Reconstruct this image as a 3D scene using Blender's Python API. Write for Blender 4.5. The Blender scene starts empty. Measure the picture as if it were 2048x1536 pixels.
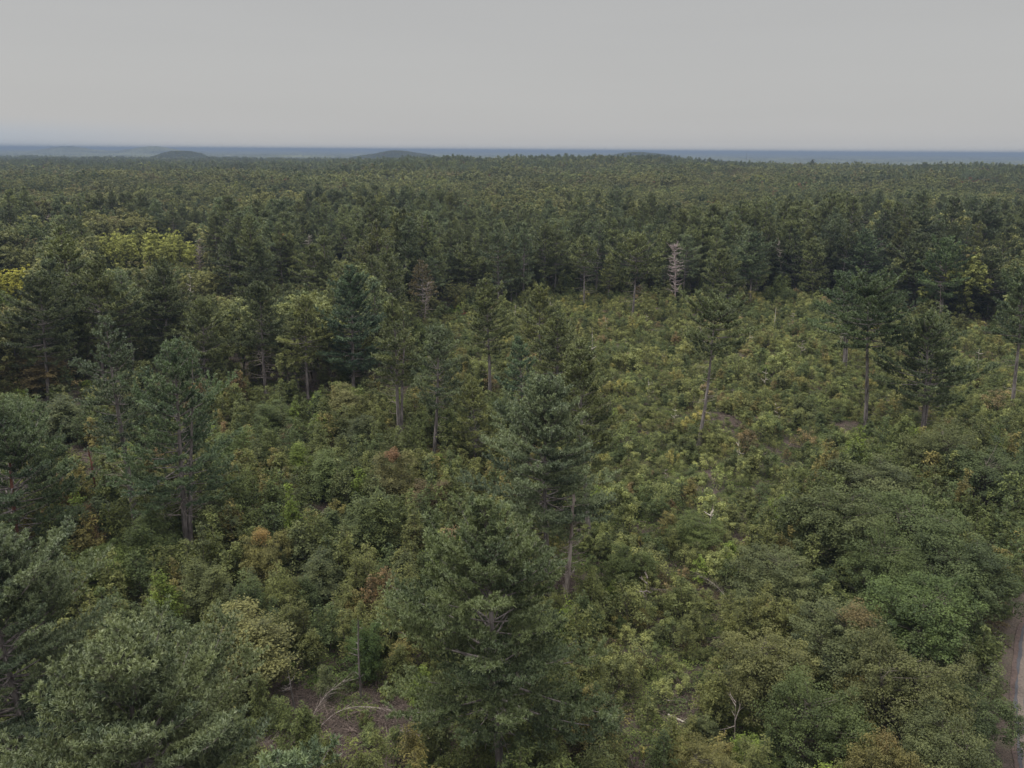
import bpy, math
import numpy as np
from math import radians, sin, cos, pi

# ------------------------------------------------------------------ camera
S = bpy.context.scene
W_, H_ = 2048.0, 1536.0
FOC = 1518.0
PITCH = radians(17.1)
ROLL = radians(0.36)
CAMZ = 45.0
Fv = np.array([0, cos(PITCH), -sin(PITCH)]); Rv = np.array([1., 0, 0]); Uv = np.array([0, sin(PITCH), cos(PITCH)])
CX = Rv * cos(ROLL) + Uv * sin(ROLL)
CY = -Rv * sin(ROLL) + Uv * cos(ROLL)
CAM = np.array([0, 0, CAMZ])

cam_d = bpy.data.cameras.new('camera')
cam = bpy.data.objects.new('camera', cam_d)
S.collection.objects.link(cam)
from mathutils import Matrix
m = Matrix.Identity(4)
for i in range(3):
    m[i][0] = CX[i]; m[i][1] = CY[i]; m[i][2] = -Fv[i]; m[i][3] = CAM[i]
cam.matrix_world = m
cam_d.sensor_width = 36.0
cam_d.lens = 36.0 * FOC / W_
cam_d.clip_start = 0.5
cam_d.clip_end = 80000.0
S.camera = cam

# ------------------------------------------------------------------ world, sun, exposure
SUN_EL, SUN_AZ = radians(58), radians(-75)     # azimuth from +Y, clockwise
world = bpy.data.worlds.new('World'); S.world = world
world.use_nodes = True
nt = world.node_tree; nt.nodes.clear()
N = nt.nodes.new
out = N('ShaderNodeOutputWorld'); mixs = N('ShaderNodeMixShader')
bg1 = N('ShaderNodeBackground'); bg2 = N('ShaderNodeBackground')
sky = N('ShaderNodeTexSky'); sky.sky_type = 'NISHITA'; sky.sun_disc = False
sky.sun_elevation = SUN_EL; sky.sun_rotation = SUN_AZ
sky.air_density = 1.0; sky.dust_density = 3.0
nt.links.new(sky.outputs[0], bg1.inputs[0]); bg1.inputs[1].default_value = 0.06
tc = N('ShaderNodeTexCoord'); sep = N('ShaderNodeSeparateXYZ')
nt.links.new(tc.outputs['Generated'], sep.inputs[0])
ramp = N('ShaderNodeValToRGB'); ramp.color_ramp.interpolation = 'EASE'
SKY = [(0.0, (.142, .138, .133)), (0.014, (.1215, .120, .118)), (0.05, (.1165, .1157, .1140)), (0.17, (.1105, .1100, .1085)), (0.38, (.20, .20, .20)), (0.72, (.46, .46, .46)), (1.0, (.56, .56, .56))]
e = ramp.color_ramp.elements
e[0].position, e[0].color = SKY[0][0], (*SKY[0][1], 1)
e[1].position, e[1].color = SKY[-1][0], (*SKY[-1][1], 1)
for p, c in SKY[1:-1]:
    q = e.new(p); q.color = (*c, 1)
nt.links.new(sep.outputs['Z'], ramp.inputs[0])
# faint bluish far cloud low on the left
nz = N('ShaderNodeTexNoise'); nz.inputs['Scale'].default_value = 3.0; nz.inputs['Detail'].default_value = 5
mp = N('ShaderNodeMapping'); mp.inputs['Scale'].default_value = (1, 1, 9)
nt.links.new(tc.outputs['Generated'], mp.inputs[0]); nt.links.new(mp.outputs[0], nz.inputs[0])
vary = N('ShaderNodeMapRange'); vary.inputs[1].default_value = .3; vary.inputs[2].default_value = .7
vary.inputs[3].default_value = .99; vary.inputs[4].default_value = 1.01
nt.links.new(nz.outputs[0], vary.inputs[0])
mul = N('ShaderNodeMix'); mul.data_type = 'RGBA'; mul.blend_type = 'MULTIPLY'; mul.inputs[0].default_value = 1
nt.links.new(ramp.outputs[0], mul.inputs[6]); nt.links.new(vary.outputs[0], mul.inputs[7])
# mask: x < -.25 and z < .05
mx = N('ShaderNodeMapRange'); mx.interpolation_type = 'SMOOTHSTEP'
mx.inputs[1].default_value = -.60; mx.inputs[2].default_value = -.30; mx.inputs[3].default_value = 1; mx.inputs[4].default_value = 0
nt.links.new(sep.outputs['X'], mx.inputs[0])
mz = N('ShaderNodeMapRange'); mz.interpolation_type = 'SMOOTHSTEP'
mz.inputs[1].default_value = .012; mz.inputs[2].default_value = .034; mz.inputs[3].default_value = 1; mz.inputs[4].default_value = 0
nt.links.new(sep.outputs['Z'], mz.inputs[0])
mm = N('ShaderNodeMath'); mm.operation = 'MULTIPLY'; nt.links.new(mx.outputs[0], mm.inputs[0]); nt.links.new(mz.outputs[0], mm.inputs[1])
mm2 = N('ShaderNodeMath'); mm2.operation = 'MULTIPLY'; nt.links.new(mm.outputs[0], mm2.inputs[0]); mm2.inputs[1].default_value = .8
blu = N('ShaderNodeMix'); blu.data_type = 'RGBA'
nt.links.new(mm2.outputs[0], blu.inputs[0]); nt.links.new(mul.outputs[2], blu.inputs[6]); blu.inputs[7].default_value = (.106, .117, .131, 1)
nt.links.new(blu.outputs[2], bg2.inputs[0]); bg2.inputs[1].default_value = 2.9
mixs.inputs[0].default_value = 0.93
nt.links.new(bg1.outputs[0], mixs.inputs[1]); nt.links.new(bg2.outputs[0], mixs.inputs[2])
nt.links.new(mixs.outputs[0], out.inputs['Surface'])

sun_d = bpy.data.lights.new('sun', 'SUN'); sun_d.energy = 1.5; sun_d.angle = radians(14); sun_d.color = (1, .97, .92)
sun = bpy.data.objects.new('sun', sun_d); S.collection.objects.link(sun)
from mathutils import Vector
sd = Vector((sin(SUN_AZ) * cos(SUN_EL), cos(SUN_AZ) * cos(SUN_EL), sin(SUN_EL)))
sun.rotation_euler = sd.to_track_quat('Z', 'Y').to_euler()

S.view_settings.view_transform = 'Standard'; S.view_settings.look = 'None'
S.view_settings.exposure = 0.62; S.view_settings.gamma = 1
S.cycles.max_bounces = 6; S.cycles.diffuse_bounces = 2; S.cycles.glossy_bounces = 1
S.cycles.transmission_bounces = 3; S.cycles.volume_bounces = 0
S.cycles.use_adaptive_sampling = True
S.cycles.use_denoising = True

# ------------------------------------------------------------------ geometry of the view
def ray(px, py):
    u = px - W_ / 2; v = H_ / 2 - py
    d = Fv * FOC + CX * u + CY * v
    return d / np.linalg.norm(d)

def project(P):
    P = np.atleast_2d(np.asarray(P, float)) - CAM
    z = P @ Fv
    z = np.where(z < .1, .1, z)
    return np.stack([W_ / 2 + FOC * (P @ CX) / z, H_ / 2 - FOC * (P @ CY) / z], 1)

def sstep(a, b, x):
    t = np.clip((x - a) / (b - a), 0, 1)
    return t * t * (3 - 2 * t)

def terrain(x, y):
    x = np.asarray(x, float); y = np.asarray(y, float)
    r = np.hypot(x, y)
    z = 0.35 * np.sin(x / 23.) * np.cos(y / 31.) + 0.25 * np.sin(x / 9. + y / 13.)
    z = z * sstep(30, 90, r)
    far = sstep(260, 700, r)
    z = z + far * (1.1 * np.sin(x / 160. + 1) * np.cos(y / 210.) + 1.0 * np.sin(x / 71. - y / 97.))
    # wooded ridge beyond the middle of the picture
    a = x / np.maximum(y, 1)
    side = sstep(-.26, -.10, a) * (1 - .55 * sstep(.16, .36, a)) * (1 - sstep(.36, .52, a))
    z = z - 4 * sstep(1700, 2800, r) - 11 * sstep(.12, .34, a) * sstep(1350, 2500, r)
    z = z + 11 * side * sstep(520, 1180, y) * (1 - sstep(1300, 1900, y)) * (1 + .10 * np.sin(x / 120.))
    z = z + 7 * sstep(.40, .5, a) * sstep(500, 900, y) * (1 - sstep(1100, 1700, y))
    return z

def at_ground(px, py, z=0.0):
    d = ray(px, py)
    t = (z - CAMZ) / d[2]
    P = CAM + d * t
    for _ in range(4):
        t = (z + float(terrain(P[0], P[1])) - CAMZ) / d[2]
        P = CAM + d * t
    return P[0], P[1]

# ------------------------------------------------------------------ materials
def new_mat(name):
    mt = bpy.data.materials.new(name); mt.use_nodes = True
    t = mt.node_tree; t.nodes.clear()
    return mt, t

def foliage_mat(name, lo=(.62, .66, .72), hi=(1.45, 1.36, 1.12), trans=.28, rough=.6, spec=.25):
    mt, t = new_mat(name); n = t.nodes.new; L = t.links.new
    o = n('ShaderNodeOutputMaterial')
    a = n('ShaderNodeAttribute'); a.attribute_type = 'INSTANCER'; a.attribute_name = 'tint'
    v = n('ShaderNodeAttribute'); v.attribute_name = 'var'
    r = n('ShaderNodeValToRGB'); r.color_ramp.elements[0].color = (*lo, 1); r.color_ramp.elements[1].color = (*hi, 1)
    L(v.outputs['Fac'], r.inputs[0])
    mu = n('ShaderNodeMix'); mu.data_type = 'RGBA'; mu.blend_type = 'MULTIPLY'; mu.inputs[0].default_value = 1
    L(a.outputs['Color'], mu.inputs[6]); L(r.outputs[0], mu.inputs[7])
    p = n('ShaderNodeBsdfPrincipled'); p.inputs['Roughness'].default_value = rough
    p.inputs['Specular IOR Level'].default_value = spec
    L(mu.outputs[2], p.inputs['Base Color'])
    tr = n('ShaderNodeBsdfTranslucent')
    mu2 = n('ShaderNodeMix'); mu2.data_type = 'RGBA'; mu2.blend_type = 'MULTIPLY'; mu2.inputs[0].default_value = 1
    L(mu.outputs[2], mu2.inputs[6]); mu2.inputs[7].default_value = (1.25, 1.3, .7, 1)
    L(mu2.outputs[2], tr.inputs[0])
    ms = n('ShaderNodeMixShader'); ms.inputs[0].default_value = trans
    L(p.outputs[0], ms.inputs[1]); L(tr.outputs[0], ms.inputs[2]); L(ms.outputs[0], o.inputs[0])
    return mt

def bark_mat(name, c0, c1, scale=3.0):
    mt, t = new_mat(name); n = t.nodes.new; L = t.links.new
    o = n('ShaderNodeOutputMaterial'); p = n('ShaderNodeBsdfPrincipled')
    tcn = n('ShaderNodeTexCoord'); mpn = n('ShaderNodeMapping'); mpn.inputs['Scale'].default_value = (1, 1, .22)
    nz = n('ShaderNodeTexNoise'); nz.inputs['Scale'].default_value = scale; nz.inputs['Detail'].default_value = 6
    L(tcn.outputs['Object'], mpn.inputs[0]); L(mpn.outputs[0], nz.inputs[0])
    r = n('ShaderNodeValToRGB')
    r.color_ramp.elements[0].position = .35; r.color_ramp.elements[1].position = .66
    r.color_ramp.elements[0].color = (*c0, 1); r.color_ramp.elements[1].color = (*c1, 1)
    L(nz.outputs[0], r.inputs[0]); L(r.outputs[0], p.inputs['Base Color']); p.inputs['Roughness'].default_value = .9
    p.inputs['Specular IOR Level'].default_value = .15
    b = n('ShaderNodeBump'); b.inputs['Distance'].default_value = .05; L(nz.outputs[0], b.inputs['Height']); L(b.outputs[0], p.inputs['Normal'])
    L(p.outputs[0], o.inputs[0])
    return mt

M_NEEDLE = foliage_mat('pine_needles', lo=(.57, .60, .62), hi=(1.84, 1.64, 1.36), trans=.12, rough=.5, spec=.4)
M_LEAF = foliage_mat('broad_leaves', lo=(.53, .54, .50), hi=(1.94, 1.70, 1.34), trans=.22)
M_BARK = bark_mat('pine_bark', (.085, .072, .068), (.27, .235, .22))
M_BARK_RED = bark_mat('red_bark', (.09, .035, .025), (.24, .11, .08))
M_BARK_THIN = bark_mat('sapling_bark', (.06, .05, .04), (.19, .165, .135), 6)
M_DEAD = bark_mat('weathered_wood', (.16, .125, .11), (.42, .36, .32), 4)
M_TWIG = bark_mat('dry_twigs', (.07, .052, .044), (.22, .17, .145), 7)
M_BLEACH = bark_mat('bleached_wood', (.30, .26, .21), (.60, .54, .46), 5)

# ------------------------------------------------------------------ mesh building
class Geo:
    """collects polygons of 3 or 4 corners with a float per vertex and a material index per face"""
    def __init__(s): s.v = []; s.f3 = []; s.f4 = []; s.var = []; s.m3 = []; s.m4 = []; s.n = 0
    def add(s, V, F, var=None, mat=0):
        V = np.asarray(V, np.float32).reshape(-1, 3); F = np.asarray(F, np.int32)
        if len(V) == 0 or len(F) == 0: return
        s.v.append(V)
        s.var.append(np.full(len(V), .5, np.float32) if var is None else np.asarray(var, np.float32))
        if F.shape[1] == 3: s.f3.append(F + s.n); s.m3.append(np.full(len(F), mat, np.int32))
        else: s.f4.append(F + s.n); s.m4.append(np.full(len(F), mat, np.int32))
        s.n += len(V)
    def mesh(s, name, mats, smooth=False):
        me = bpy.data.meshes.new(name)
        V = np.concatenate(s.v); var = np.concatenate(s.var)
        f4 = np.concatenate(s.f4) if s.f4 else np.zeros((0, 4), np.int32)
        f3 = np.concatenate(s.f3) if s.f3 else np.zeros((0, 3), np.int32)
        mi = np.concatenate((s.m4 or [np.zeros(0, np.int32)]) + (s.m3 or [np.zeros(0, np.int32)]))
        loops = np.concatenate([f4.ravel(), f3.ravel()]).astype(np.int32)
        starts = np.concatenate([np.arange(len(f4)) * 4, len(f4) * 4 + np.arange(len(f3)) * 3]).astype(np.int32)
        me.vertices.add(len(V)); me.vertices.foreach_set('co', V.ravel())
        me.loops.add(len(loops)); me.loops.foreach_set('vertex_index', loops)
        me.polygons.add(len(starts)); me.polygons.foreach_set('loop_start', starts)
        me.polygons.foreach_set('material_index', mi)
        me.polygons.foreach_set('use_smooth', np.full(len(starts), smooth, bool))
        for mt in mats: me.materials.append(mt)
        at = me.attributes.new('var', 'FLOAT', 'POINT'); at.data.foreach_set('value', var)
        me.update(calc_edges=True)
        return me

def nrm(a):
    return a / np.maximum(np.linalg.norm(a, axis=-1, keepdims=True), 1e-9)

def tubes(g, P, R, sides=5, mat=0, var=None):
    """P (B,n,3) polylines, R (B,n) radii"""
    P = np.asarray(P, float); R = np.asarray(R, float)
    if len(P) == 0: return
    B, n, _ = P.shape
    T = nrm(np.gradient(P, axis=1))
    ref = np.where(np.abs(T[..., 2:3]) > .8, np.array([1., 0, 0]), np.array([0, 0, 1.]))
    A = nrm(np.cross(T, ref)); C = np.cross(T, A)
    th = np.arange(sides) * 2 * pi / sides
    V = P[:, :, None, :] + R[:, :, None, None] * (np.cos(th)[None, None, :, None] * A[:, :, None, :] + np.sin(th)[None, None, :, None] * C[:, :, None, :])
    idx = np.arange(B * n * sides).reshape(B, n, sides)
    a = idx[:, :-1, :]; b = np.roll(idx, -1, 2)[:, :-1, :]; c = np.roll(idx, -1, 2)[:, 1:, :]; d = idx[:, 1:, :]
    F = np.stack([a, b, c, d], -1).reshape(-1, 4)
    g.add(V.reshape(-1, 3), F, None if var is None else np.repeat(var, n * sides), mat)

def needles(g, rng, C, D, K, L, w, var, mat=0, spread=.62):
    """C, D (T,3): tuft centres and directions -> K narrow triangles each"""
    T = len(C)
    if T == 0: return
    C = np.repeat(C, K, 0); D = np.repeat(D, K, 0); vr = np.repeat(var, K)
    d = nrm(D + rng.normal(0, spread, C.shape))
    Ln = L * rng.uniform(.7, 1.25, (len(C), 1))
    side = nrm(np.cross(d, D * .6 + np.array([0, 0, .8]) + rng.normal(0, .45, C.shape)))
    base = C - d * .08 * Ln
    V = np.stack([base - side * w * .5, base + side * w * .5, base + d * Ln + side * w * .2, base + d * Ln - side * w * .2], 1)
    F = np.arange(len(C) * 4).reshape(-1, 4)
    vv = np.clip(vr + rng.normal(0, .14, len(C)), 0, 1)
    g.add(V.reshape(-1, 3), F, np.repeat(vv, 4), mat)

def leaves(g, rng, C, Nn, size, var, mat=0, aspect=.62, vn=.18):
    n = len(C)
    if n == 0: return
    Nn = nrm(Nn); t = nrm(np.cross(Nn, rng.normal(0, 1, C.shape))); b = np.cross(Nn, t)
    s = (size * rng.uniform(.5, 1.5, n))[:, None] * .5
    fold = Nn * s * .25
    V = np.stack([C - t * s, C - b * s * aspect + fold, C + t * s, C + b * s * aspect + fold], 1)
    F = np.arange(n * 4).reshape(-1, 4)
    vv = np.clip(var + rng.normal(0, vn, n), 0, 1)
    g.add(V.reshape(-1, 3), F, np.repeat(vv, 4), mat)

def trunk_path(rng, H, n, wob, lean=(0, 0)):
    z = np.linspace(0, 1, n)
    x = wob * (np.sin(z * rng.uniform(3, 6) + rng.uniform(0, 6)) - np.sin(rng.uniform(0, 1))) * z + lean[0] * z
    y = wob * (np.sin(z * rng.uniform(3, 6) + rng.uniform(0, 6))) * z + lean[1] * z
    return np.stack([x, y, z * H], 1)

def pine_geo(rng, H=22., cb=.45, W=4.0, lod=0, lean=(0, 0), dens=1.0, dead=12, top=1.0, fork=False, upsweep=1.0, deadtop=False, ndead_mat=2, dlen=1.0, irregular=.25, r0=None, open_=1.0, u=None):
    """returns (wood, needles) Geo; W = longest branch"""
    gw, gn = Geo(), Geo()
    nT = 16 if lod == 0 else 7
    path = trunk_path(rng, H, nT, .012 * H, lean)
    r0 = r0 or .0145 * H
    zz = np.linspace(0, 1, nT)
    rad = r0 * ((1 - zz) ** .85) * .93 + .03
    rad[0] *= 1.25
    tubes(gw, path[None], rad[None], [10, 6, 4][lod], 0)
    if fork:
        o = np.array([.55, .25, 0]); q = path * np.array([1, 1, .93]) + o * (0.6 + zz[:, None] * 2.2)
        tubes(gw, q[None], rad[None] * .8, [9, 5, 4][lod], 0)
    def tp(z): return np.array([np.interp(z, path[:, 2], path[:, 0]), np.interp(z, path[:, 2], path[:, 1]), z])
    sp = [.92, 1.05, 1.5][lod] / dens ** .5 * (H / 22) ** .5
    z = cb * H; zs = []
    while z < .985 * H: zs.append(z); z += sp * rng.uniform(.7, 1.3)
    lobes = rng.uniform(0, 2 * pi, 3)
    u = u or [1., 2.3, 7.][lod]; W = W * 1.08; dens = dens * .85
    tl_step = .215 * u ** .55 / dens ** .5; tstep = .16 * u ** .55
    K = [13, 11, 8][lod]; NL = .26 * u ** .55; NW = .056 * u ** .85
    BP, BR, TP, TR = [], [], [], []
    TC, TD, TV = [], [], []
    for z in zs:
        t = (z - cb * H) / (H - cb * H)
        nb = rng.integers(6, 9) if lod < 2 else rng.integers(3, 5)
        prof = min(1., .60 + 1.7 * t) * (1 - t ** 2.3) * .95 + .08 * top
        a0 = rng.uniform(0, 2 * pi)
        wm = rng.uniform(1 - irregular * 1.4, 1 + irregular * .5)
        for k in range(nb):
            a = a0 + 2 * pi * k / nb + rng.normal(0, .25)
            L = W * prof * wm * rng.uniform(1 - irregular * 1.6, 1.12) * (1 + .18 * sin(a * 2 + lobes[0]) + .10 * sin(3 * a + lobes[1] + 4 * t))
            if L < .25 or rng.random() < .08 * open_ * (1 - t): continue
            e0 = (-.06 + 1.0 * t ** 1.35) * upsweep + rng.normal(0, .09)
            n = 7
            s = np.linspace(0, 1, n)
            el = e0 + (.16 + .45 * t) * s ** 1.5 + .22 * s * (1 - t)
            az = a + rng.normal(0, .22) * s
            d = np.stack([np.cos(el) * np.cos(az), np.cos(el) * np.sin(az), np.sin(el)], 1)
            p = tp(z) + np.concatenate([[np.zeros(3)], np.cumsum(d[:-1] * L / (n - 1), 0)])
            BP.append(p); BR.append(np.linspace(.012 + .010 * L, .008, n) * (1.5 if lod else 1))
            bt = rng.uniform(.12, .88) if lod < 2 else rng.uniform(.35, .65)
            s0 = .30 if t < .6 else .12
            ns = max(2, int(L * (1 - s0) / tl_step))
            ss = np.sort(rng.uniform(s0, 1, ns))
            bx = np.stack([np.interp(ss, s, p[:, i]) for i in range(3)], 1)
            bd = nrm(np.stack([np.interp(ss, s, d[:, i]) for i in range(3)], 1))
            sgn = np.where(rng.random(ns) < .5, -1., 1.)
            ang = rng.uniform(.55, 1.05, ns) * sgn
            lat = nrm(np.cross(bd, np.array([0, 0, 1.])))
            up = np.cross(lat, bd)
            td = nrm(bd * np.cos(ang)[:, None] + lat * np.sin(ang)[:, None] + up * rng.uniform(.0, .30, ns)[:, None])
            tl = np.minimum(.42 * L * (1 - ss) + .30 + .10 * L * rng.random(ns), 1.75) * rng.uniform(.7, 1.15, ns)
            if lod == 0:
                TP.append(np.stack([bx, bx + td * tl[:, None] * .55, bx + td * tl[:, None] + up * .06], 1)); TR.append(np.tile([.011, .008, .005], (ns, 1)))
            for j in range(ns):
                m_ = max(1, int(tl[j] / tstep))
                q = (np.arange(m_) + rng.uniform(.5, 1.0, m_)) / m_
                c = bx[j] + td[j] * (q * tl[j])[:, None] + rng.normal(0, .06 + .04 * lod, (m_, 3))
                c[:, 2] += .03 + .07 * rng.random(m_) + .12 * q ** 2
                TC.append(c); TD.append(np.tile(td[j] * .55 + np.array([0, 0, .75]), (m_, 1)))
                TV.append(np.clip(bt + rng.normal(0, .08, m_) + .10 * (q - .5), 0, 1))
            TC.append(p[-1:]); TD.append(d[-1:] + [0, 0, .5]); TV.append(np.array([bt]))
    if BP: tubes(gw, np.array(BP), np.array(BR), [5, 4, 3][lod], 2)
    if TP: tubes(gw, np.concatenate(TP), np.concatenate(TR), 3, 2)
    C = np.concatenate(TC); D = nrm(np.concatenate(TD)); V = np.concatenate(TV)
    needles(gn, rng, C, D, K, NL, NW, V)
    # bare dead limbs below the crown
    if dead:
        dp, dr = [], []
        for k in range(dead):
            z = rng.uniform(.16, cb + .02) * H if cb > .2 else .15 * H
            a = rng.uniform(0, 2 * pi); L = dlen * rng.uniform(.5, 2.4)
            s = np.linspace(0, 1, 6)
            el = rng.uniform(-.25, .35) + rng.uniform(-.2, .8) * s ** 2
            az = a + rng.normal(0, .3) * s
            d = np.stack([np.cos(el) * np.cos(az), np.cos(el) * np.sin(az), np.sin(el)], 1)
            p = tp(z) + np.concatenate([[np.zeros(3)], np.cumsum(d[:-1] * L / 5, 0)])
            dp.append(p); dr.append(np.linspace(.035, .008, 6) * (.7 + .4 * L / 2))
            if lod == 0:
                for _ in range(2):
                    i = rng.integers(2, 5); q = nrm(d[i] + rng.normal(0, .6, 3))
                    e2 = p[i] + q[None] * (np.linspace(0, 1, 6) * L * .4)[:, None]
                    dp.append(e2); dr.append(np.linspace(.014, .005, 6))
        tubes(gw, np.array(dp), np.array(dr), 4 if lod == 0 else 3, 1)
    return gw, gn

def broadleaf_geo(rng, H=8., W=4., cb=.3, clumps=150, per=85, leaf=.17, lod=0, trunks=1, lobes=True, flat=.9, loose=1.0, cone=.35, sub=0):
    gw, gl = Geo(), Geo()
    zc = H * (cb + 1) / 2; hz = H * (1 - cb) / 2
    d = nrm(rng.normal(0, 1, (clumps, 3))); d[:, 2] = np.abs(d[:, 2]) * np.where(rng.random(clumps) < .24, -1, 1)
    az = np.arctan2(d[:, 1], d[:, 0]); ph = rng.uniform(0, 6.28, 4)
    lob = 1 + .20 * np.sin(3 * az + ph[0] + 2 * d[:, 2]) + .16 * np.sin(5 * az + ph[1] + 3 * d[:, 2]) + .08 * np.sin(7 * d[:, 2] + ph[2])
    rr = rng.uniform(.42, 1.0, clumps) ** .42 * lob * rng.uniform(.88, 1.10, clumps)
    tap = 1.12 - cone * (d[:, 2] * .5 + .5) ** 1.3
    cc = np.stack([d[:, 0] * W * rr * tap, d[:, 1] * W * rr * tap, zc + d[:, 2] * hz * rr * rng.uniform(.85, 1.12, clumps)], 1)
    spr = rng.random(clumps) < .16
    cr = W * rng.uniform(.08, .21, clumps) * np.where(spr, .55, 1)
    cc[spr] = (cc[spr] - [0, 0, zc]) * rng.uniform(1.04, 1.24, (spr.sum(), 1)) + [0, 0, zc]
    cv = rng.uniform(.1, .9, clumps)
    if sub:      # several leaders, each with its own mound of foliage
        sa = rng.uniform(0, 6.28) + np.arange(sub) * 6.28 / sub + rng.normal(0, .3, sub); srr = W * rng.uniform(.38, .62, sub); srr[0] *= .2
        sc_ = np.stack([np.cos(sa) * srr, np.sin(sa) * srr, H * rng.uniform(-.16, .02, sub)], 1); sc_[0, 2] = 0
        k_ = rng.integers(0, sub, clumps); fr = rng.uniform(.42, .60, sub)[k_][:, None]
        cc = sc_[k_] + (cc - [0, 0, zc]) * np.concatenate([fr, fr, .45 + fr * .75], 1) + [0, 0, zc]
        cc[:, 2] = np.maximum(cc[:, 2], .04 * H); cv = np.clip(cv * .6 + rng.uniform(0, .4, sub)[k_], 0, 1)
    # limbs
    pts = [np.array([[rng.normal(0, .02 * H * (trunks - 1)), rng.normal(0, .02 * H * (trunks - 1)), 0]]) for _ in range(trunks)]
    P, R = [], []
    n = 7; s = np.linspace(0, 1, n)
    for tb in range(trunks):
        b = pts[tb][0]; top = np.array([rng.normal(0, .10 * W) + b[0] * 2, rng.normal(0, .10 * W) + b[1] * 2, H * .86])
        mid = (b + top) / 2 + rng.normal(0, .05 * W, 3) * [1, 1, 0]
        path = (1 - s)[:, None] ** 2 * b + 2 * (s * (1 - s))[:, None] * mid + (s ** 2)[:, None] * top
        tubes(gw, path[None], (.012 * H * (1 - s) ** .8 / trunks ** .4 + .012)[None], [7, 5, 4][lod], 0)
        sel = np.arange(clumps) % trunks == tb
        for c in cc[sel][:: (1 if lod == 0 else 3)]:
            zt = np.clip((c[2] - np.hypot(c[0], c[1]) * .75) / H, .10, .80)
            i = zt / .86
            q = (1 - i) ** 2 * b + 2 * i * (1 - i) * mid + i * i * top
            mdl = (q + c) / 2 + np.array([c[0] - q[0], c[1] - q[1], 0]) * .12
            P.append((1 - s)[:, None] ** 2 * q + 2 * (s * (1 - s))[:, None] * mdl + (s ** 2)[:, None] * c)
            R.append(np.linspace(.006 * W + .006, .006, n))
    tubes(gw, np.array(P), np.array(R), 4 if lod == 0 else 3, 0)
    T = clumps * per
    k = np.repeat(np.arange(clumps), per)
    q = nrm(rng.normal(0, 1, (T, 3))); q[:, 2] = np.where((q[:, 2] < -.2) & (rng.random(T) < .75), -q[:, 2], q[:, 2])
    rad = rng.uniform(.25, 1., T) ** .55 * np.where(rng.random(T) < .12 * loose, 1.35, 1.)
    C = cc[k] + q * (cr[k] * rad)[:, None] * np.array([1, 1, flat])
    Nn = q * .9 + np.array([0, 0, .6]) + rng.normal(0, .42, (T, 3))
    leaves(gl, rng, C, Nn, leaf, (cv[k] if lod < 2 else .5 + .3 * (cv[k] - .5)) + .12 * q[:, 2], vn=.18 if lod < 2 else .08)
    return gw, gl

def sapling_geo(rng, H=4.5, W=1.3, stems=3, leaf=.13, per=16, nb=26, lod=0, cb=.18, upright=1.0):
    gw, gl = Geo(), Geo()
    n = 6; s = np.linspace(0, 1, n)
    P, R, C, V, Q = [], [], [], [], []
    for k in range(stems):
        a = rng.uniform(0, 6.28); sp = W * rng.uniform(.1, .55) * (stems > 1)
        h = H * rng.uniform(.72, 1.0) if k else H
        top = np.array([cos(a) * sp, sin(a) * sp, h]); b = np.array([cos(a), sin(a), 0]) * .08 * stems
        mid = (b + top) / 2 + np.array([cos(a), sin(a), 0]) * sp * .1 + rng.normal(0, .05 * H, 3) * [1, 1, 0]
        f = lambda i: (1 - i) ** 2 * b + 2 * i * (1 - i) * mid + i * i * top
        path = np.array([f(i) for i in s])
        P.append(path); R.append(.006 * H * (1 - s) ** .8 + .007)
        tone = rng.uniform(.2, .8)
        for j in range(nb):
            i = rng.uniform(cb, .98); q = f(i)
            L = W * (.25 + 1.0 * min(1, (1 - i) * 1.7)) * min(1, .4 + i * 1.6) * rng.uniform(.5, 1.05) * .85
            az = rng.uniform(0, 6.28); el = rng.uniform(.25, .9) * upright
            d = np.array([cos(az) * cos(el), sin(az) * cos(el), sin(el)])
            bend = np.array([0, 0, -.25 * L])
            bp = q + d * (s * L)[:, None] + bend * (s ** 2)[:, None]
            P.append(bp); R.append(np.linspace(.010, .004, n))
            m_ = int(per * (.5 + L))
            w = rng.uniform(.2, 1.05, m_)
            c = q + d * (w * L)[:, None] + bend * (w ** 2)[:, None] + rng.normal(0, .065 * W + .03, (m_, 3)) * [1, 1, .8]
            C.append(c); V.append(np.full(m_, np.clip(tone + rng.normal(0, .15), 0, 1)))
            Q.append(c - (q - [0, 0, .6]))
    tubes(gw, np.array(P), np.array(R), 4 if lod == 0 else 3, 0)
    C = np.concatenate(C); Q = nrm(np.concatenate(Q)) * .6 + [0, 0, .7] + rng.normal(0, .42, C.shape)
    leaves(gl, rng, C, Q, leaf, np.concatenate(V), aspect=.5)
    return gw, gl

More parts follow.
